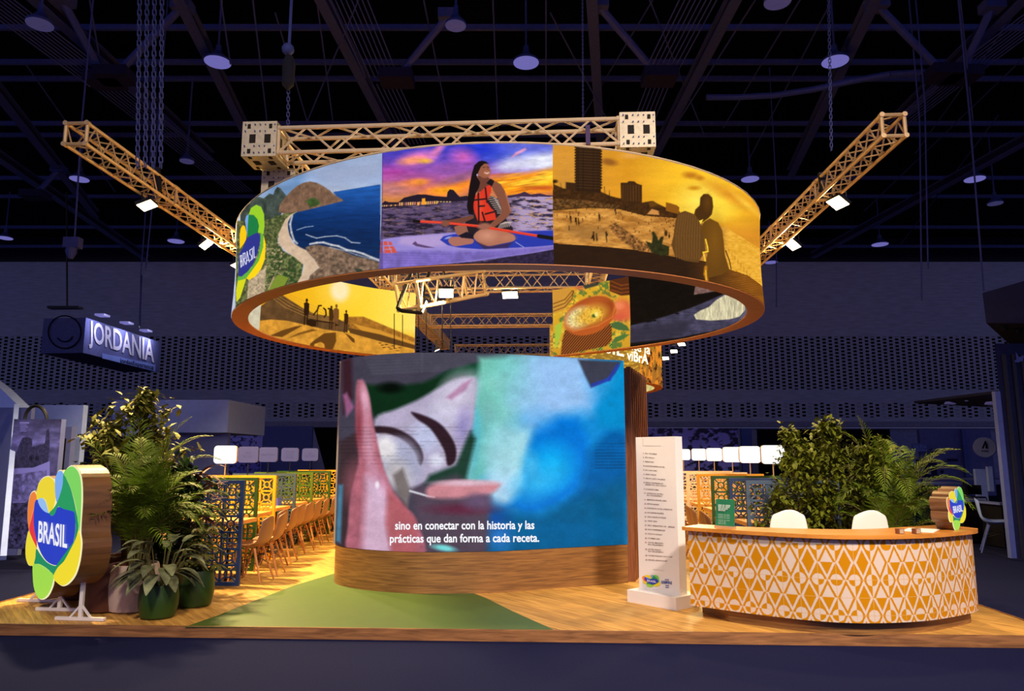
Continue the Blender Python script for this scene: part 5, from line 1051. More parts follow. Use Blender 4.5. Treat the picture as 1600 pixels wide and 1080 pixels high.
for uu in (.14, .50, .84):
    b0 = LB + LD * (u0 + (u1 - u0) * uu) + back_n * .13; h_ = .42 if uu > .6 else .3
    mb = MB(); mb.bar(b0 + Vector((0, 0, .02)), b0 + Vector((0, 0, h_)), .035); pr_ = Vector((.86, -.1, 0)).normalized() * .26
    mb.bar(b0 - pr_ + Vector((0, 0, .018)), b0 + pr_ + Vector((0, 0, .018)), .04, .03); mb.bar(b0 - pr_ * .45 + Vector((0, 0, .02)), b0 + Vector((0, 0, .15)), .018); mb.bar(b0 + pr_ * .45 + Vector((0, 0, .02)), b0 + Vector((0, 0, .15)), .018)
    mb.build('foot', white, sg, label='white metal foot')
area('sign_glow', cface - back_n * .06, cface - back_n * 3 + Vector((0, 0, -1)), .9, 9, (1, .95, .6), sg)

# ------------------------------------------------------------------ totem
tt = thing('directory_totem', 'tall white slab totem with a numbered list and two small emblems, on a white base', 'sign', (1.6, 8.3, 0))
tA = G(998, 933); tB_ = G(1062.5, 940)
tA = Vector((1.47, 8.60, 0)); tB_ = Vector((1.80, 8.12, 0)); td = (tB_ - tA).normalized(); tn = Vector((-td[1], td[0], 0)); 
tA = on_wall(1000, 900, [(1.40, 8.62), (1.86, 8.10)], 0); 
f0 = Vector((*on_wall(998.5, 900, [(1.40, 8.62), (1.86, 8.10)], 0)[:2], 0)); f1 = Vector((*on_wall(1061.5, 900, [(1.40, 8.62), (1.86, 8.10)], 0)[:2], 0)); td = (f1 - f0).normalized(); tn = Vector((-td[1], td[0], 0)); tn = tn if tn[1] > 0 else -tn
MB().prism([f0[:2], f1[:2], (f1 + tn * .13)[:2], (f0 + tn * .13)[:2]], .12, 1.82).build('slab', white, tt)
b0 = f0 - td * .06 - tn * .14; b1 = f1 + td * .05 - tn * .14
MB().prism([b0[:2], b1[:2], (b1 + tn * .42)[:2], (b0 + tn * .42)[:2]], 0, .13).build('base', white, tt)
line = [(f0[0], f0[1]), (f1[0], f1[1])]; fn = lambda px, py: on_wall(px, py, line, .004)
rows = ['GIO VIAGENS', 'SÃO PAULO', 'AMAZONAS', 'LAGUNE BARRA HOTEL', 'KN CAPI DMC', 'VISIT PARÁ', 'GRUPO EXTL VIAGENS', 'ENJOY EXPERIENCE|RECEPTIVO SÃO PAULO', 'JOURNEYS DMC', 'WINDSOR HOTELS |RIO DE JANEIRO', 'MERITAS TRAVEL DMC', 'SETUR BAHIA', 'ITAPARICA TOUR OPERATOR', 'INCOMUM VIAGENS', 'VILA GALÉ HOTELES', 'VISIT RIO', 'SÃO SEBASTIÃO SP - BRASIL', 'SOLO EXPERIENCES', 'FOZ DO IGUAÇU', 'TOURMED DMC', 'HOTEL EMILIANO|RIO DE JANEIRO', 'HOTEL FASANO|RIO DE JANEIRO', 'CONECTIVAS BY CVC CORP', 'BRAZIL SENSATIONS']
ys_ = [168, 190, 213, 236, 259, 282, 304, 327, 363, 385, 420, 443, 466, 490, 513, 536, 560, 582, 606, 630, 653, 690, 724, 748]
ltm = mat('print_brown', (96, 72, 66), .6); lnm = mat('print_red', (150, 50, 40), .6)
for i, (tx, y) in enumerate(zip(rows, ys_)):
    x0 = 155 + (y - 168) / 580 * 14; mb = MB(); mn = MB()
    text_mb(mn, str(i + 1), (960 + x0 / 3.483, 660 + (y + 4) / 3.483), (3.0, .2), (0, -3.0), fn, .03, res=1)
    for k, part_ in enumerate(tx.split('|')):
        text_mb(mb, part_, (960 + (x0 + (10 if i < 9 else 16)) / 3.483, 660 + (y + 4 + k * 11) / 3.483), (1, .07), (0, -2.7), fn, .02, fit=len(part_) * 1.72, res=1)
    mb.build('list_line', ltm, tt); mn.build('list_number', lnm, tt)
mb = MB(); 
for a, b_ in (((155, 84), (155, 127)), ((155, 127), (252, 127)), ((210, 800), (270, 808))): 
    a = fn(960 + a[0] / 3.483, 660 + a[1] / 3.483); b_ = fn(960 + b_[0] / 3.483, 660 + b_[1] / 3.483); mb.bar(a, b_, .002)
mb.build('fine_lines', mat('print_grey', (176, 168, 160)), tt)
emblem(tt, fn(1017.5, 908) , td, (0, 0, 1), .145, 0, 0, None, k0=.0008, wide=1.25)
mb = MB(); text_mb(mb, 'SEBRAE', (1033, 912), (1, .07), (0, -6), fn, .03, fit=17)
for y in (906, 909, 915, 918): a = fn(1039 + (y > 912), y); b_ = fn(1045, y + .3); mb.bar(a, b_, .006, .006)
mb.build('blue_emblem', mat('print_blue', (38, 66, 150)), tt)

# ------------------------------------------------------------------ reception desk
desk = thing('reception_desk', 'curved reception desk with a yellow and white tiled front and a wooden top', 'desk', (3.2, 7.4, 0))
ft = catmull([(1.80, 7.72, 0), (2.30, 7.30, 0), (2.78, 7.00, 0), (3.22, 6.91, 0), (3.80, 7.02, 0), (4.42, 7.36, 0), (4.60, 7.56, 0)], 10)
bk = catmull([(4.55, 7.95, 0), (4.05, 7.70, 0), (3.5, 7.46, 0), (3.05, 7.46, 0), (2.46, 7.66, 0), (1.98, 7.98, 0)], 6)
MB().prism([(p[0], p[1]) for p in offs(ft, -.015) + bk], .115, .855).build('body', mat('desk_body', (226, 200, 160), .6), desk)
pf_ = offs(ft, -.07)[6:-3]; MB().prism([(p[0], p[1]) for p in pf_ + offs(bk, .0)], 0, .115).build('plinth', oak, desk)
tp_ = offs(ft, .055); tp_[0] = tp_[0] + Vector((-.03, .03, 0)); MB().prism([(p[0], p[1]) for p in tp_ + bk], .856, .892).build('countertop', wood('desk_top_oak', (186, 118, 40), (214, 142, 58), (1, 8, 8), 1.2, .35), desk)
alf = np.array([0] + list(np.cumsum([(ft[i + 1] - ft[i]).length for i in range(len(ft) - 1)])))
nu, nv = 760, 190; xs, ys = along(ft, alf, nu); zs = np.linspace(.118, .853, nv); ss = np.repeat(np.linspace(0, alf[-1], nu), nv); zz = np.tile(zs, nu)
p3 = np.stack([np.repeat(xs, nv), np.repeat(ys, nv), zz], 1)
def tilepat(s_, z):
    cw, ch = .156, .310; u = s_ / cw; v = (z - .180) / ch + 10; ci = np.floor(u).astype(int); au = np.abs((u - ci) * 2 - 1); ri = np.floor(v * 2).astype(int)
    vv = np.abs(v - np.floor(v + .5)) * 2                                   # 0 on a circle row, 1 on a diamond row
    def h(a, b_): q = np.sin(a * 12.9898 + b_ * 78.233) * 43758.5453; return q - np.floor(q)
    yel = h(ci, ri) > .5
    band = au < vv * 1.0; inner = au < .70 * (vv - .27) / .73; quart = np.hypot((1 - au) * cw / 2, vv * ch / 2) < .052
    tip = (vv * ch / 2 + .0) < 0
    ye = np.where(inner, ~yel, np.where(band, yel, ~yel)); ye = np.where(quart, yel, ye)
    c = np.where(ye[:, None], np.array([192, 128, 10.]), np.array([208, 192, 178.]))
    g = ((1 - au) * cw / 2 < .0014) | (vv * ch / 2 < .0014) | ((1 - vv) * ch / 2 < .0014)
    return np.where(g[:, None], np.array([206, 164, 96.]), c)
grid_print('tiled_front', p3, nu, nv, tilepat(ss, zz), paint_mat('tile_print', 0, 1, .35), desk)
# things on the desk
zt_ = .893
def onp(px, py): return G(px, py, zt_)
t = thing('leaflet_stand', 'green printed card in a clear holder on the left end of the desk', 'card holder', onp(1134, 826)); c = onp(1133, 825)
l0 = P(1118, 824, c[1] + .03); l1 = P(1147, 826, c[1] - .05)
MB().slab([P(1118.5, 780, c[1] + .03), P(1146.8, 781, c[1] - .05), P(1147.3, 824, c[1] - .05), P(1118, 822, c[1] + .03)], (0.01, .012, 0)).build('green_card', mat('card_green', (24, 112, 72), .5), t)
MB().slab([P(1116, 821, c[1] - .0), P(1150, 823.5, c[1] - .08), P(1150, 829.5, c[1] - .08), P(1116, 827, c[1] - .0)], (.02, .06, 0)).build('clear_block', mat('acrylic', (176, 140, 100), .15), t)
mb = MB(); fn = lambda x, y: on_wall(x, y, [(l0[0], l0[1] - .004), (l1[0], l1[1] - .004)], .006)
for k, w in enumerate((20, 19, 16, 12)): text_mb(mb, 'ooo oo oooo', (1122, 790.5 + k * 2.6), (1, .06), (0, -5), fn, .03, fit=w * .95)
for k in range(6): text_mb(mb, 'ooooo oo ooo', (1122, 804.5 + k * 2.6 + (k > 2) * 1), (1, .06), (0, -2.5), fn, .0, fit=(12 if k > 3 else 18))
mb.build('print_lines', mat('card_white', (190, 214, 196)), t)
for px, w_ in ((1406, 'left of the paper sheet'), (1432, 'in front of the paper sheet')):
    c = onp(px, 834); t = thing('card_block', 'small upright wooden card block on the desk, ' + w_, 'card block', c)
    MB().box((c[0], c[1], zt_ + .024), (.07, .04, .046), .35).build('block', oakdark, t); MB().box((c[0] + .008, c[1] - .022, zt_ + .024), (.05, .003, .040), .35).build('printed_face', mat('card_beige', (176, 150, 120)), t)
mb = MB(); mb.slab([onp(1420, 825.5), onp(1470, 827), onp(1458, 833), onp(1408, 830)], (0, 0, .003)); mb.solo('paper_sheet', white, 'white sheet of paper lying on the right part of the desk', 'paper')
t = thing('small_light_sign', 'small glowing petal-shaped sign with a thick wooden side, on the right end of the desk', 'light sign', onp(1483, 830))
cs_ = P(1494, 795, 7.42); rt_ = Vector((.72, .69, 0)).normalized()
emblem(t, cs_, rt_, (0, 0, 1), .42, .15, .98, wood('sign_wood', (116, 72, 36), (150, 100, 54)), k0=.002)
MB().box((cs_[0] - .09, cs_[1] + .08, (zt_ + cs_[2] - .12) / 2), (.10, .06, cs_[2] - .12 - zt_), math.atan2(rt_[1], rt_[0])).build('stand', MATS['sign_wood'], t)
# ------------------------------------------------------------------ meeting tables: lattice screens, tables, chairs, lightbox signs
COLS = {'navy blue': (28, 56, 104), 'dark green': (44, 84, 26), 'yellow': (236, 170, 20), 'slate blue': (62, 84, 106), 'olive green': (84, 112, 20), 'cream': (240, 214, 170)}
def lattice_mb(w, h, nx, nz, simple=0):
    mb = MB(); d = .022; f = .045
    fr = MB()
    fr.box((0, 0, f / 2), (w, .045, f)); fr.box((0, 0, h - f / 2), (w, .045, f)); fr.box((-w / 2 + f / 2, 0, h / 2), (f, .045, h - 2 * f)); fr.box((w / 2 - f / 2, 0, h / 2), (f, .045, h - 2 * f))
    iw = (w - 2 * f) / nx; ih = (h - 2 * f) / nz; b_ = .026
    for i in range(1, nx): mb.box((-w / 2 + f + i * iw, 0, h / 2), (b_, d, h - 2 * f))
    for k in range(1, nz): mb.box((0, 0, f + k * ih), (w - 2 * f, d, b_))
    for i in range(nx):
        for k in range(nz):
            cx = -w / 2 + f + (i + .5) * iw; cz = f + (k + .5) * ih; q = (i * 5 + k * 3 + i * k) % 4; r = min(iw, ih) * .24; hx, hz = iw / 2, ih / 2; t = .016
            if q != 2:
                n = 8
                for a in range(n):
                    t0, t1 = 2 * PI * (a + .5) / n, 2 * PI * (a + 1.5) / n
                    mb.bar((cx + r * math.cos(t0), 0, cz + r * math.sin(t0)), (cx + r * math.cos(t1), 0, cz + r * math.sin(t1)), t, d, up=(0, 1, 0))
                for sx, sz in ((1, 1), (-1, 1), (1, -1), (-1, -1)): mb.bar((cx + sx * r * .7, 0, cz + sz * r * .7), (cx + sx * hx, 0, cz + sz * hz), t, d, up=(0, 1, 0))
                if q == 1:
                    for sx, sz in ((1, 0), (-1, 0), (0, 1), (0, -1)): mb.bar((cx + sx * r, 0, cz + sz * r), (cx + sx * hx, 0, cz + sz * hz), t, d, up=(0, 1, 0))
            else:
                for o in (-.5, .5): mb.box((cx + o * r * 1.4, 0, cz), (t, d, ih)); mb.box((cx, 0, cz + o * r * 1.4), (iw, d, t))
    return fr, mb
LW, LH = 1.15, 1.30
frm, lat = lattice_mb(LW, LH, 5, 6)
proto_l = None; lat_mesh = {}
def lattice(xr, Y, colour, side, where):
    """xr: world x of the aisle-side post"""
    c = COLS[colour]; m = mat('lattice_' + colour.replace(' ', '_'), c, .5, var=.03)
    if colour not in lat_mesh:
        t = thing('lattice_screen', '', 'partition screen', (0, 0, 0)); a = frm.build('frame', m, t, local=True); b_ = lat.build('lattice', m, t, local=True); lat_mesh[colour] = t
    else: t = copy_tree(lat_mesh[colour])
    t.location = (xr + (-1 if side == 'left' else 1) * LW / 2 * math.cos(YAW), Y, 0); t.rotation_euler = (0, 0, YAW)
    tag(t, colour + ' pierced lattice screen ' + where, 'partition screen', 'lattice screens on the %s' % side)
LEFTP = [((375, 915), 'navy blue', 'nearest in the left row, behind the potted plants'), ((398, 892), 'dark green', 'second in the left row'), ((427, 873), 'yellow', 'third in the left row'), ((459, 857), 'slate blue', 'fourth in the left row'),
         ((486, 846), 'olive green', 'fifth in the left row'), ((514, 835), 'dark green', 'sixth in the left row, near the screen'), ((541, 826), 'yellow', 'last in the left row, partly behind the screen')]
lp = [(G(*q)[0], G(*q)[1]) for q, _, _ in LEFTP]
for (q, c, w_), (x, y) in zip(LEFTP, lp): lattice(x, y, c, 'left', w_)
rp = [(2.94, 9.4), (3.05, 10.5), (3.12, 11.7), (3.22, 13.0), (3.34, 14.3), (3.44, 15.6), (3.56, 16.9), (3.68, 18.2), (3.8, 19.6)]
for (x, y), c, w_ in zip(rp, ('slate blue', 'navy blue', 'dark green', 'yellow', 'cream', 'cream'), ('nearest in the right row, behind the white chair', 'second in the right row, behind the green card', 'third in the right row', 'fourth in the right row', 'fifth in the right row, beside the totem', 'last in the right row, behind the other cream one')): lattice(x, y, c, 'right', w_)
# table
ttop = wood('table_oak', (206, 140, 66), (232, 168, 88), (1, 8, 8), 1.5, .4)
tproto = thing('meeting_table', '', 'table', (0, 0, 0))
MB().box((0, 0, .735), (1.05, .66, .05)).build('tabletop', ttop, tproto, local=True)
for sx in (-1, 1):
    mb = MB(); 
    mb.bar((sx * .38, -.26, 0.02), (sx * .34, -.12, .71), .035); mb.bar((sx * .38, .26, 0.02), (sx * .34, .12, .71), .035); mb.bar((sx * .38, -.27, .015), (sx * .38, .27, .015), .035); mb.build('leg_frame', black, tproto, local=True)
MB().bar((-.34, 0, .69), (.34, 0, .69), .04).build('crossbar', black, tproto, local=True)
first = [True]
def table(x, y, label, grp):
    t = tproto if first[0] else copy_tree(tproto); first[0] = False
    t.location = (x, y, 0); t.rotation_euler = (0, 0, YAW); tag(t, label, 'table', grp); return t
# chair
def chair_mesh(shell_mat, leg_mat, nm='shell_chair'):
    t = thing(nm, '', 'chair', (0, 0, 0))
    prof = [(-.235, .425), (-.22, .445), (-.16, .447), (-.08, .438), (.0, .432), (.08, .435), (.14, .452), (.185, .49), (.212, .545), (.228, .62), (.243, .70), (.256, .775), (.262, .815), (.262, .83)]
    wd = [.19, .215, .232, .238, .24, .24, .236, .228, .220, .212, .200, .180, .150, .118]
    mb = MB(); n = 13; vs = []
    for j, ((y, z), w) in enumerate(zip(prof, wd)):
        k = j / (len(prof) - 1)
        for i in range(n):
            u = -1 + 2 * i / (n - 1); e = abs(u) ** 3
            vs.append((u * w, y - e * .055 * max(0, (k - .45)) * 2, z + e * .045 * (1 - max(0, (k - .45) * 1.9)) * (1 if k > .1 else .3) - (e * .03 if j >= 12 else 0)))
    fs = [(j * n + i, j * n + i + 1, (j + 1) * n + i + 1, (j + 1) * n + i) for j in range(len(prof) - 1) for i in range(n - 1)]
    o = mb.add(vs, fs).build('seat_shell', shell_mat, t, True, local=True); sm = o.modifiers.new('thick', 'SOLIDIFY'); sm.thickness = .012; ss_ = o.modifiers.new('sub', 'SUBSURF'); ss_.levels = 1; ss_.render_levels = 1
    for sx in (-1, 1):
        for a, b_ in (((sx * .13, -.12, .425), (sx * .215, -.20, 0)), ((sx * .13, .10, .425), (sx * .205, .235, 0))):
            MB().tube(b_, a, .011, .017, 8).build('leg', leg_mat, t, True, local=True)
    mb = MB()
    for sx in (-1, 1): mb.tube((sx * .145, -.14, .33), (sx * .16, .15, .24), .004, n=4); mb.tube((sx * .16, -.16, .24), (sx * .145, .13, .33), .004, n=4)
    mb.tube((-.15, -.14, .33), (.17, -.17, .22), .004, n=4); mb.tube((.15, -.14, .33), (-.17, -.17, .22), .004, n=4); mb.tube((-.14, .13, .34), (.17, .18, .2), .004, n=4); mb.tube((.14, .13, .34), (-.17, .18, .2), .004, n=4)
    mb.build('wire_brace', black, t, local=True)
    return t
legw = wood('beech_leg', (176, 112, 58), (200, 136, 76), (6, 6, 1), 3, .5)
chA = chair_mesh(mat('taupe_shell', (142, 100, 68), .5, var=.02), legw); chW = chair_mesh(mat('white_shell', (240, 236, 230), .4, var=.01), legw)
chfirst = {'A': True, 'W': True}
def chair(x, y, rz, label, grp, k='A'):
    src = chA if k == 'A' else chW
    t = src if chfirst[k] else copy_tree(src); chfirst[k] = False
    t.location = (x, y, 0); t.rotation_euler = (0, 0, rz); tag(t, label, 'chair', grp)
ci = 0
for i in range(6):
    (x0, y0), (x1, y1) = lp[i], lp[i + 1]; ym = (y0 + y1) / 2; xm = (x0 + x1) / 2
    table(xm - .56, ym, 'oak meeting table with black legs, %s from the front in the left row' % ordinal(i), 'meeting tables on the left')
    for k, dy in enumerate((-.27, .29)):
        chair(xm + .12, ym + dy, -PI / 2 + random.uniform(-.12, .12), 'taupe shell chair on the aisle side, %s from the front in the left row' % ordinal(ci), 'aisle chairs on the left'); ci += 1
        chair(xm - 1.22, ym + dy, PI / 2 + random.uniform(-.1, .1), 'taupe shell chair on the outer side of the left tables, seen through the lattice screens', 'outer chairs on the left')
ci = 0
for i in range(8):
    (x0, y0), (x1, y1) = rp[i], rp[i + 1]; ym = (y0 + y1) / 2; xm = (x0 + x1) / 2
    table(xm + .56, ym, 'oak meeting table with black legs, %s from the front in the right row' % ordinal(i), 'meeting tables on the right')
    for k, dy in enumerate((-.27, .29)):
        chair(xm - .12, ym + dy, PI / 2 + random.uniform(-.12, .12), 'taupe shell chair on the aisle side, %s from the front in the right row' % ordinal(ci), 'aisle chairs on the right'); ci = ci + 1
        if 1 < i < 5: chair(xm + 1.22, ym + dy, -PI / 2, 'taupe shell chair on the outer side of the right tables', 'outer chairs on the right')
chair(3.02, 8.42, R(178), 'white shell chair behind the desk, the left one of two', 'white chairs', 'W'); chair(3.86, 8.35, R(182), 'white shell chair behind the desk, the right one of two', 'white chairs', 'W')
for o in list(COL.objects):
    if o.get('group') == 'white chairs': o.scale = (1.0, 1.0, 1.24)
# small stand-up cards on the tables
for px, py, D, w_ in ((432, 792, 13.0, 'blue-headed stand-up card on the fourth left table'),):
    MB().slab([P(428, 779, D), P(434, 778, D), P(434.5, 792, D), P(428, 792.5, D)], (.03, .06, 0)).solo('table_card', mat('card_blue', (70, 84, 190), .5), w_, 'table card')
# lightbox signs on poles
lbw = mat('lightbox_on', (60, 60, 60), em=(255, 252, 246), es=1.25); lbd = mat('lightbox_dim', (40, 40, 60), .6, em=(84, 80, 126), es=.9); ltx = mat('lightbox_ink', (210, 200, 196), .6, em=(225, 215, 212), es=.8); ltd = mat('lightbox_dim_ink', (40, 40, 60), .6, em=(72, 68, 110), es=.9)
def lightbox(px, D, on, words, label, grp, w=.36, h=.275):
    c = P(px, 710.5, D); x, y, z = c; pts = []
    r = .055
    for cx, cz, a0_ in ((w / 2 - r, h / 2 - r, 0), (-w / 2 + r, h / 2 - r, 90), (-w / 2 + r, -h / 2 + r, 180), (w / 2 - r, -h / 2 + r, 270)):
        for a in range(0, 91, 15): pts.append(c + Vector(((cx + r * math.cos(R(a0_ + a))) * math.cos(YAW), (cx + r * math.cos(R(a0_ + a))) * math.sin(YAW), cz + r * math.sin(R(a0_ + a)))))
    t = thing('lightbox_sign', label, 'light sign', (x, y, .762), group=grp)
    cs = MB().slab(pts, (0, .05, 0)).build('box_casing', mat('lightbox_side', (200, 170, 120), .5) if on else mat('lightbox_side_dim', (60, 58, 100), .6), t); fc = MB().slab([p + Vector((0, -.004, 0)) for p in pts], (0, .002, 0)).build('glowing_face', lbw if on else lbd, t); sub(fc, cs)
    mb = MB(); n = len(words)
    for k, wd_ in enumerate(words):
        vs, fs = text_data(wd_, .01, align='CENTER', res=1); s_ = .052
        mb.add([(x + v[0] * s_, y - .008 + v[0] * s_ * math.tan(YAW), z + (n / 2 - k - .8) * .058 + v[1] * s_) for v in vs], fs)
    sub(mb.build('lettering', ltx if on else ltd, t), cs); MB().tube((x, y + .025, .762), (x, y + .025, z - h / 2), .009, n=8).build('pole', black if not on else alub, t); MB().box((x, y + .025, .766), (.12, .12, .008)).build('pole_base', black, t)
for px, D, on, wds, w_ in ((352, 11.55, 1, ['GIO', 'VIAGENS'], 'bright white one, nearest in the left row'), (387.6, 12.9, 0, ['SÃO', 'PAULO'], 'dim, second in the left row'), (419, 14.1, 0, ['AMAZONAS'], 'dim, third in the left row'), (453, 15.3, 0, ['LAGUNE', 'BARRA', 'HOTEL'], 'dim, fourth in the left row'), (484.5, 16.5, 0, ['KN', 'CAPI DMC'], 'dim, smallest and last in the left row')):
    lightbox(px, D, on, wds, 'rounded lightbox sign on a thin pole, ' + w_, 'lightbox signs on the left')
for px, D, wds, w_ in ((1208, 11.1, ['VISIT'], 'nearest, half behind leaves'), (1172, 12.35, ['BUENAS', 'DMC'], 'second from the right, touching the leaves'), (1144.5, 13.65, ['GRUPO', 'VIAGENS'], 'third from the right'), (1116, 16.0, ['HOTEL'], 'fourth from the right'), (1092, 17.6, ['RIO'], 'fifth from the right'), (1068, 18.9, ['SETUR'], 'last, beside the totem')):
    lightbox(px, D, 1, wds, 'bright rounded lightbox sign in the right row, ' + w_, 'lightbox signs on the right', w=.35 if D < 15 else .34)
# bar tables and stools of the neighbouring stand on the right
def barstool(x, y, rz, label):
    t = thing('bar_stool', label, 'bar stool', (x, y, FL), rz, 'bar stools on the right'); m = darker
    mb = MB(); mb.prism([(.2 * math.cos(a), .19 * math.sin(a)) for a in np.linspace(0, 2 * PI, 14)[:-1]], .74, .77); mb.build('seat', dark, t, local=True)
    vs = []; 
    mb = MB(); 
    for i in range(9):
        a = R(20 + 140 * i / 8); mb.box((.2 * math.cos(a), .19 * math.sin(a), .92), (.07, .03, .22), a + PI / 2)
    mb.build('backrest', darker, t, local=True)
    for sx, sy in ((1, 1), (-1, 1), (1, -1), (-1, -1)): MB().tube((sx * .14, sy * .13, .75), (sx * .22, sy * .21, 0), .011, n=5).build('leg', black, t, local=True)
    mb = MB(); q = [(.19, .18, .25), (-.19, .18, .25), (-.19, -.18, .25), (.19, -.18, .25), (.19, .18, .25)]; mb.path(q, .009, 4); mb.build('footrest', black, t, local=True)
for px, py, D, rz, w_ in ((1420, 870, 15.5, .4, 'leftmost, under the palm fronds'), (1400, 880, 14.5, -.5, 'low left, behind the palm'), (1452, 860, 17.3, 0, 'behind the round bar table'), (1520, 860, 17.6, .3, 'right of the small glowing sign')):
    c = P(px, 713, D); barstool(c[0], D, rz, 'dark bar stool with curved back, ' + w_)
t = thing('bar_table', 'tall bar table with a pale top and a black column, right of the palm', 'bar table', (P(1450, 700, 16.2)[0], 16.2, FL)); c = t.location
MB().box((c[0], c[1], 1.03), (1.0, .6, .04)).build('tabletop', haze2, t); MB().tube((c[0], c[1], FL + .02), (c[0], c[1], 1.01), .04).build('column', black, t); mb = MB(); mb.bar((c[0] - .35, c[1] - .2, FL + .02), (c[0] + .35, c[1] + .2, FL + .02), .05, .03); mb.bar((c[0] + .35, c[1] - .2, FL + .02), (c[0] - .35, c[1] + .2, FL + .02), .05, .03); mb.build('cross_foot', black, t)
t = thing('bar_table', 'second pale bar table top seen behind the small glowing sign', 'bar table', (P(1500, 700, 19.5)[0], 19.5, FL)); c = t.location
MB().box((c[0], c[1], 1.03), (1.9, .6, .04)).build('tabletop', haze2, t); MB().tube((c[0], c[1], FL + .02), (c[0], c[1], 1.01), .04).build('column', black, t)
t = thing('shell_chair', 'pale shell chair with splayed legs at the neighbouring counter, right of the small glowing sign', 'chair', (P(1545, 700, 13.6)[0], 13.6, FL), R(60))
for ch in list(chW.children):
    c = ch.copy(); c.data = ch.data.copy(); COL.objects.link(c); c.parent = t
    if ch.name.startswith('seat_shell'): c.data.materials[0] = haze
    elif ch.name.startswith('leg'): c.data.materials[0] = haze2
t.scale = (1.15, 1.15, 1.15)

# ------------------------------------------------------------------ plants
def leafmat(name, c, var=.35, rough=.6): return mat(name, c, rough, var=var, scale=5, spec=.2)
lg1 = leafmat('palm_leaf', (86, 108, 22)); lg2 = leafmat('bush_leaf', (92, 100, 20)); lg3 = leafmat('tree_leaf', (98, 100, 34)); lg4 = leafmat('striped_leaf', (112, 118, 84), .9); lg5 = leafmat('cordyline_leaf', (92, 58, 62), .5); lg6 = leafmat('dark_leaf', (40, 64, 20))
stemm = mat('plant_stem', (92, 84, 40), .7); soil = mat('soil', (60, 44, 30), .95, scale=40, var=.4)
def frond(mb, st, base, az, el, L, droop, nl=26, ll=.22, lw=.012, v=.5, rnd=random):
    p = Vector(base); d = Vector((math.cos(az) * math.cos(el), math.sin(az) * math.cos(el), math.sin(el))); pts = [p.copy()]; n = nl
    for i in range(n):
        d = (d + Vector((0, 0, -droop / n * (1 + i / n)))).normalized(); p = p + d * L / n; pts.append(p.copy())
    st.path(pts[::3] + [pts[-1]], .007, 4, .0025)
    for i in range(5, n + 1):
        t = i / n; dd = (pts[i] - pts[i - 1]).normalized(); side = dd.cross(Vector((0, 0, 1)))
        if side.length < .05: side = Vector((1, 0, 0))
        side.normalize(); up = side.cross(dd); l = ll * (math.sin(PI * min(1, t * .92 + .1)) * .75 + .25)
        for s_ in (-1, 1):
            q = (side * s_ * (1 - .3 * t) + dd * (.55 + .5 * t) + up * v * .5).normalized(); q = (q + Vector((rnd.uniform(-.1, .1), rnd.uniform(-.1, .1), rnd.uniform(-.12, .05)))).normalized()
            a = pts[i]; m_ = a + q * l * .5; e = a + q * l + Vector((0, 0, -l * .22)); wv = dd * lw
            mb.add([a, m_ - wv, e, m_ + wv], [(0, 1, 2, 3)])
def leafblade(mb, base, d, L, w, bend=.3, segs=4, fold=.15):
    d = Vector(d).normalized(); s_ = d.cross(Vector((0, 0, 1)))
    if s_.length < .05: s_ = Vector((1, 0, 0))
    s_.normalize(); p = Vector(base); rows_ = []
    for i in range(segs + 1):
        t = i / segs; ww = w * math.sin(PI * min(.97, t * .85 + .12)); rows_.append((p - s_ * ww + Vector((0, 0, fold * ww)), p.copy(), p + s_ * ww + Vector((0, 0, fold * ww)))); d = (d + Vector((0, 0, -bend / segs))).normalized(); p = p + d * L / segs
    vs = [v for r_ in rows_ for v in r_]; mb.add(vs, [(3 * i + k, 3 * i + k + 1, 3 * i + k + 4, 3 * i + k + 3) for i in range(segs) for k in (0, 1)])
def pot(t, c, r, h, m, n=28):
    MB().lathe([(r * .72, 0), (r * .86, .02), (r * .98, h * .35), (r, h * .6), (r * .93, h * .95), (r * .90, h), (r * .84, h), (r * .84, h * .9)], c, n, False).build('pot', m, t, True); po = t.children[-1]
    po = [q for q in t.children if q.name.startswith('pot')][0]; sub(MB().lathe([(.001, h * .9), (r * .85, h * .9)], c, n, False).build('soil', soil, t), po); MB().lathe([(.001, .001), (r * .73, .001)], c, n, False)
potw = mat('stone_pot', (196, 176, 166), .8, var=.08, scale=60); potg = mat('green_pot', (34, 66, 8), .5, var=.1); potb = mat('brown_pot', (86, 44, 26), .6)
# areca palm in the pale pot
def palm(label, c, r, h, m, n, L, ll, spread=.9, hgt=.55, lm=lg1, droop=.9, seed=1, azr=None, up=1.0):
    random.seed(seed); t = thing('potted_palm', label, 'potted plant', c); pot(t, c, r, h, m); mb = MB(); st = MB(); cn = MB()
    for i in range(n):
        az = random.uniform(0, 2 * PI) if azr is None else random.uniform(*azr); rr = random.uniform(0, r * .5); b_ = Vector((c[0] + rr * math.cos(az), c[1] + rr * math.sin(az), c[2] + h * .9))
        el = R(random.uniform(50, 88)); hh = random.uniform(.12, hgt); top = b_ + Vector((math.cos(az) * hh * .15, math.sin(az) * hh * .15, hh)); cn.tube(b_, top, .011, .008, 5)
        frond(mb, st, top, az + random.uniform(-.4, .4), el, L * random.uniform(.65, 1.1), droop * random.uniform(.7, 1.3) / spread, ll=ll * random.uniform(.8, 1.15))
    mb.build('fronds', lm, t); st.build('frond_ribs', stemm, t); cn.build('canes', stemm, t); return t
pc = G(205, 974); pc = Vector((pc[0], pc[1] + .27, 0))
palm('bushy green palm in a big pale stone pot, at the left', (G(199, 956) + Vector((0, 0.08, 0))), .26, .48, potw, 70, .86, .27, seed=3, hgt=.62, droop=1.1, azr=(-1.7, 2.7))
palm('second palm with long arching fronds behind the big glowing sign', Vector((-4.40, 8.75, 0)), .22, .45, potb, 22, 1.2, .30, seed=5, hgt=.6, droop=1.2, azr=(.2, 3.0))
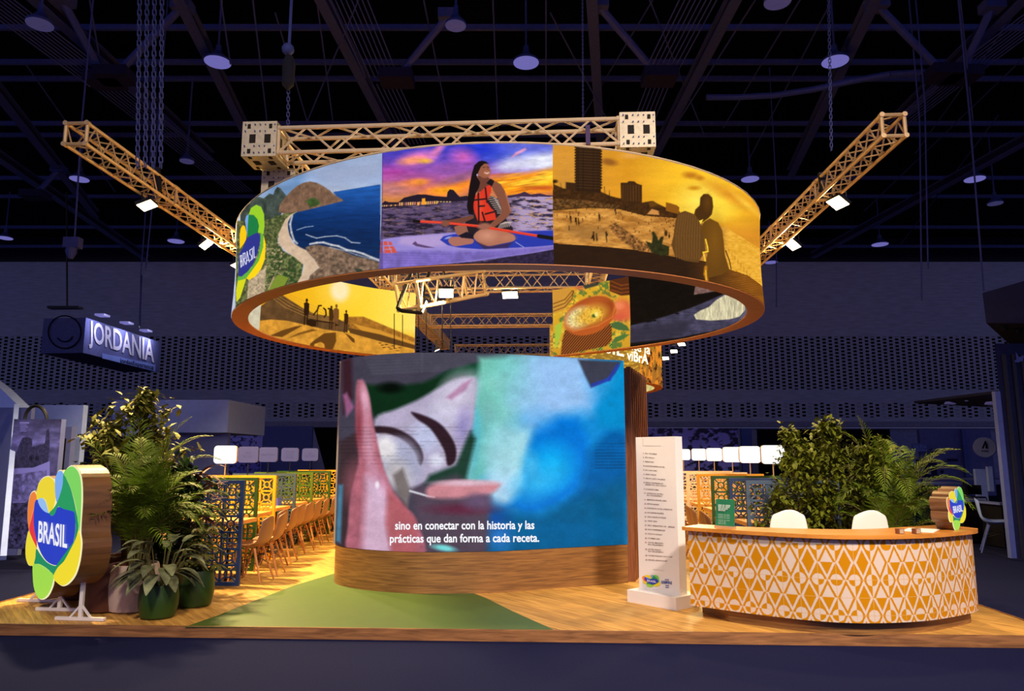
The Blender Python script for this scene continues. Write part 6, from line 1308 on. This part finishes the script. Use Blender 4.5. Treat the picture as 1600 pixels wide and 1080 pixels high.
# leafy tree behind
def bush(label, c, r, h, potm, z0, z1, rad, n, lm, lsize, seed=1, name='potted_tree', shape=None, blobs=None):
    random.seed(seed); t = thing(name, label, 'potted plant', c); pot(t, c, r, h, potm); mb = MB(); st = MB()
    st.tube((c[0], c[1], h * .8), (c[0], c[1], z0 + .3 * (z1 - z0)), .022, .014, 7); br_ = []
    for i in range(blobs or 16):
        az = random.uniform(0, 2 * PI); z = random.uniform(z0, z1); k = (z - z0) / (z1 - z0); rr = rad * (math.sin(PI * (k * .8 + .18)) ** .6) * random.uniform(.35, 1)
        e = Vector((c[0] + rr * math.cos(az), c[1] + rr * math.sin(az), z)); s_ = Vector((c[0], c[1], max(h * .9, z - rr * .9 - .15))); mid = s_.lerp(e, .5) + Vector((0, 0, .06)); st.path([s_, mid, e], .008, 5, .003); br_.append((s_, mid, e))
    for i in range(n):
        s_, mid, e = random.choice(br_); k = random.uniform(.35, 1.12); p = (s_.lerp(mid, k * 2) if k < .5 else mid.lerp(e, k * 2 - 1)); p = p + Vector((random.gauss(0, .055), random.gauss(0, .055), random.gauss(0, .055)))
        d = Vector((random.gauss(0, 1), random.gauss(0, 1), random.gauss(-.1, .6))); leafblade(mb, p, d, lsize * random.uniform(.7, 1.25), lsize * .26, .6, 2)
    mb.build('foliage', lm, t); st.build('branches', stemm, t); return t
bush('tall leafy small tree behind the palms at the left, top of the plant group', Vector((-4.72, 9.25, 0)), .24, .42, potb, 1.35, 2.38, .66, 1500, lg3, .13, 11, blobs=34)
bush('bushy dark plant filling the back of the left plant group', Vector((-3.95, 8.75, 0)), .22, .40, potb, .5, 1.6, .42, 1100, lg6, .12, 12, blobs=26)
# purple cordyline
random.seed(4); c = Vector((-3.72, 8.85, 0)); t = thing('cordyline_plant', 'purple-grey cordyline with long pointed leaves, right of the palm on the left', 'potted plant', c); pot(t, c, .16, .34, potb); mb = MB()
MB().tube((c[0], c[1], .3), (c[0], c[1], 1.35), .018, .012, 6).build('stem', stemm, t)
for i in range(64):
    az = random.uniform(0, 2 * PI); z = random.uniform(.75, 1.4); leafblade(mb, (c[0], c[1], z), (math.cos(az), math.sin(az), random.uniform(.1, 1.1)), random.uniform(.38, .62), .026, .9, 5)
mb.build('leaves', lg5, t)
# two green pots
random.seed(9); c = G(246, 965); t = thing('striped_leaf_plant', 'low plant with broad silver-striped leaves in a dark green pot', 'potted plant', c); pot(t, c, .19, .33, potg); mb = MB(); st = MB()
for i in range(40):
    az = random.uniform(0, 2 * PI); el = random.uniform(.3, 2.2); l = random.uniform(.06, .2); b_ = Vector((c[0] + .05 * math.cos(az), c[1] + .05 * math.sin(az), .30)); e = b_ + Vector((math.cos(az) * l, math.sin(az) * l, el * .17 + .06)); st.tube(b_, e, .006, n=4); leafblade(mb, e, (math.cos(az), math.sin(az), el * .5), random.uniform(.22, .33), .062, 1.5, 6)
mb.build('leaves', lg4, t); st.build('stalks', stemm, t)
random.seed(10); c = G(303, 947); t = thing('schefflera_plant', 'umbrella-leaved plant in a dark green pot, in front of the navy lattice screen', 'potted plant', c); pot(t, c, .20, .38, potg); mb = MB(); st = MB()
for i in range(30):
    az = random.uniform(0, 2 * PI); z = random.uniform(.42, .86); rr = random.uniform(.03, .26); e = Vector((c[0] + rr * math.cos(az), c[1] + rr * math.sin(az), z)); st.path([Vector((c[0], c[1], .34)), Vector((c[0], c[1], z - .1)), e], .006, 4)
    for k in range(7): a = 2 * PI * k / 7; leafblade(mb, e, (math.cos(a), math.sin(a), -.15), .13, .026, .5, 3)
mb.build('leaves', leafmat('schefflera_leaf', (84, 84, 34), .4), t); st.build('stalks', stemm, t)
for x, y, m, lb in ((-4.28, 8.05, potb, 'large dark brown pot behind the big pale one'), (-4.95, 8.75, potb, 'dark round pot behind the foot of the big glowing sign')):
    c = Vector((x, y, 0)); t = thing('plant_pot', lb, 'plant pot', c); pot(t, c, .22, .5, m)
# right group behind the desk
bush('tall bushy plant behind the desk, the left one, in front of the lightbox signs', Vector((3.52, 9.3, 0)), .25, .42, potb, .55, 1.93, .52, 3200, lg2, .085, 21, blobs=44)
bush('tall bushy plant behind the desk, the one rising highest in the middle', Vector((4.02, 9.5, 0)), .25, .42, potb, .5, 2.06, .40, 2800, lg2, .085, 22, blobs=46)
bush('bushy plant filling the gap between the tall bush and the palm on the right', Vector((4.55, 9.35, 0)), .24, .42, potb, .5, 1.82, .42, 2300, lg2, .09, 23, blobs=40)
palm('tall arching palm behind the desk at the right', Vector((4.70, 9.3, 0)), .24, .45, potb, 40, .98, .27, seed=8, hgt=.8, droop=1.3, lm=lg1)
palm('shorter fan-like palm behind the right white chair', Vector((4.45, 8.85, 0)), .2, .4, potb, 26, .75, .24, seed=14, hgt=.4, droop=1.2, lm=lg1)
palm('low dark palm at the right end behind the desk', Vector((5.0, 9.4, 0)), .18, .35, potb, 14, .7, .18, seed=17, hgt=.3, droop=1.4, lm=lg6)
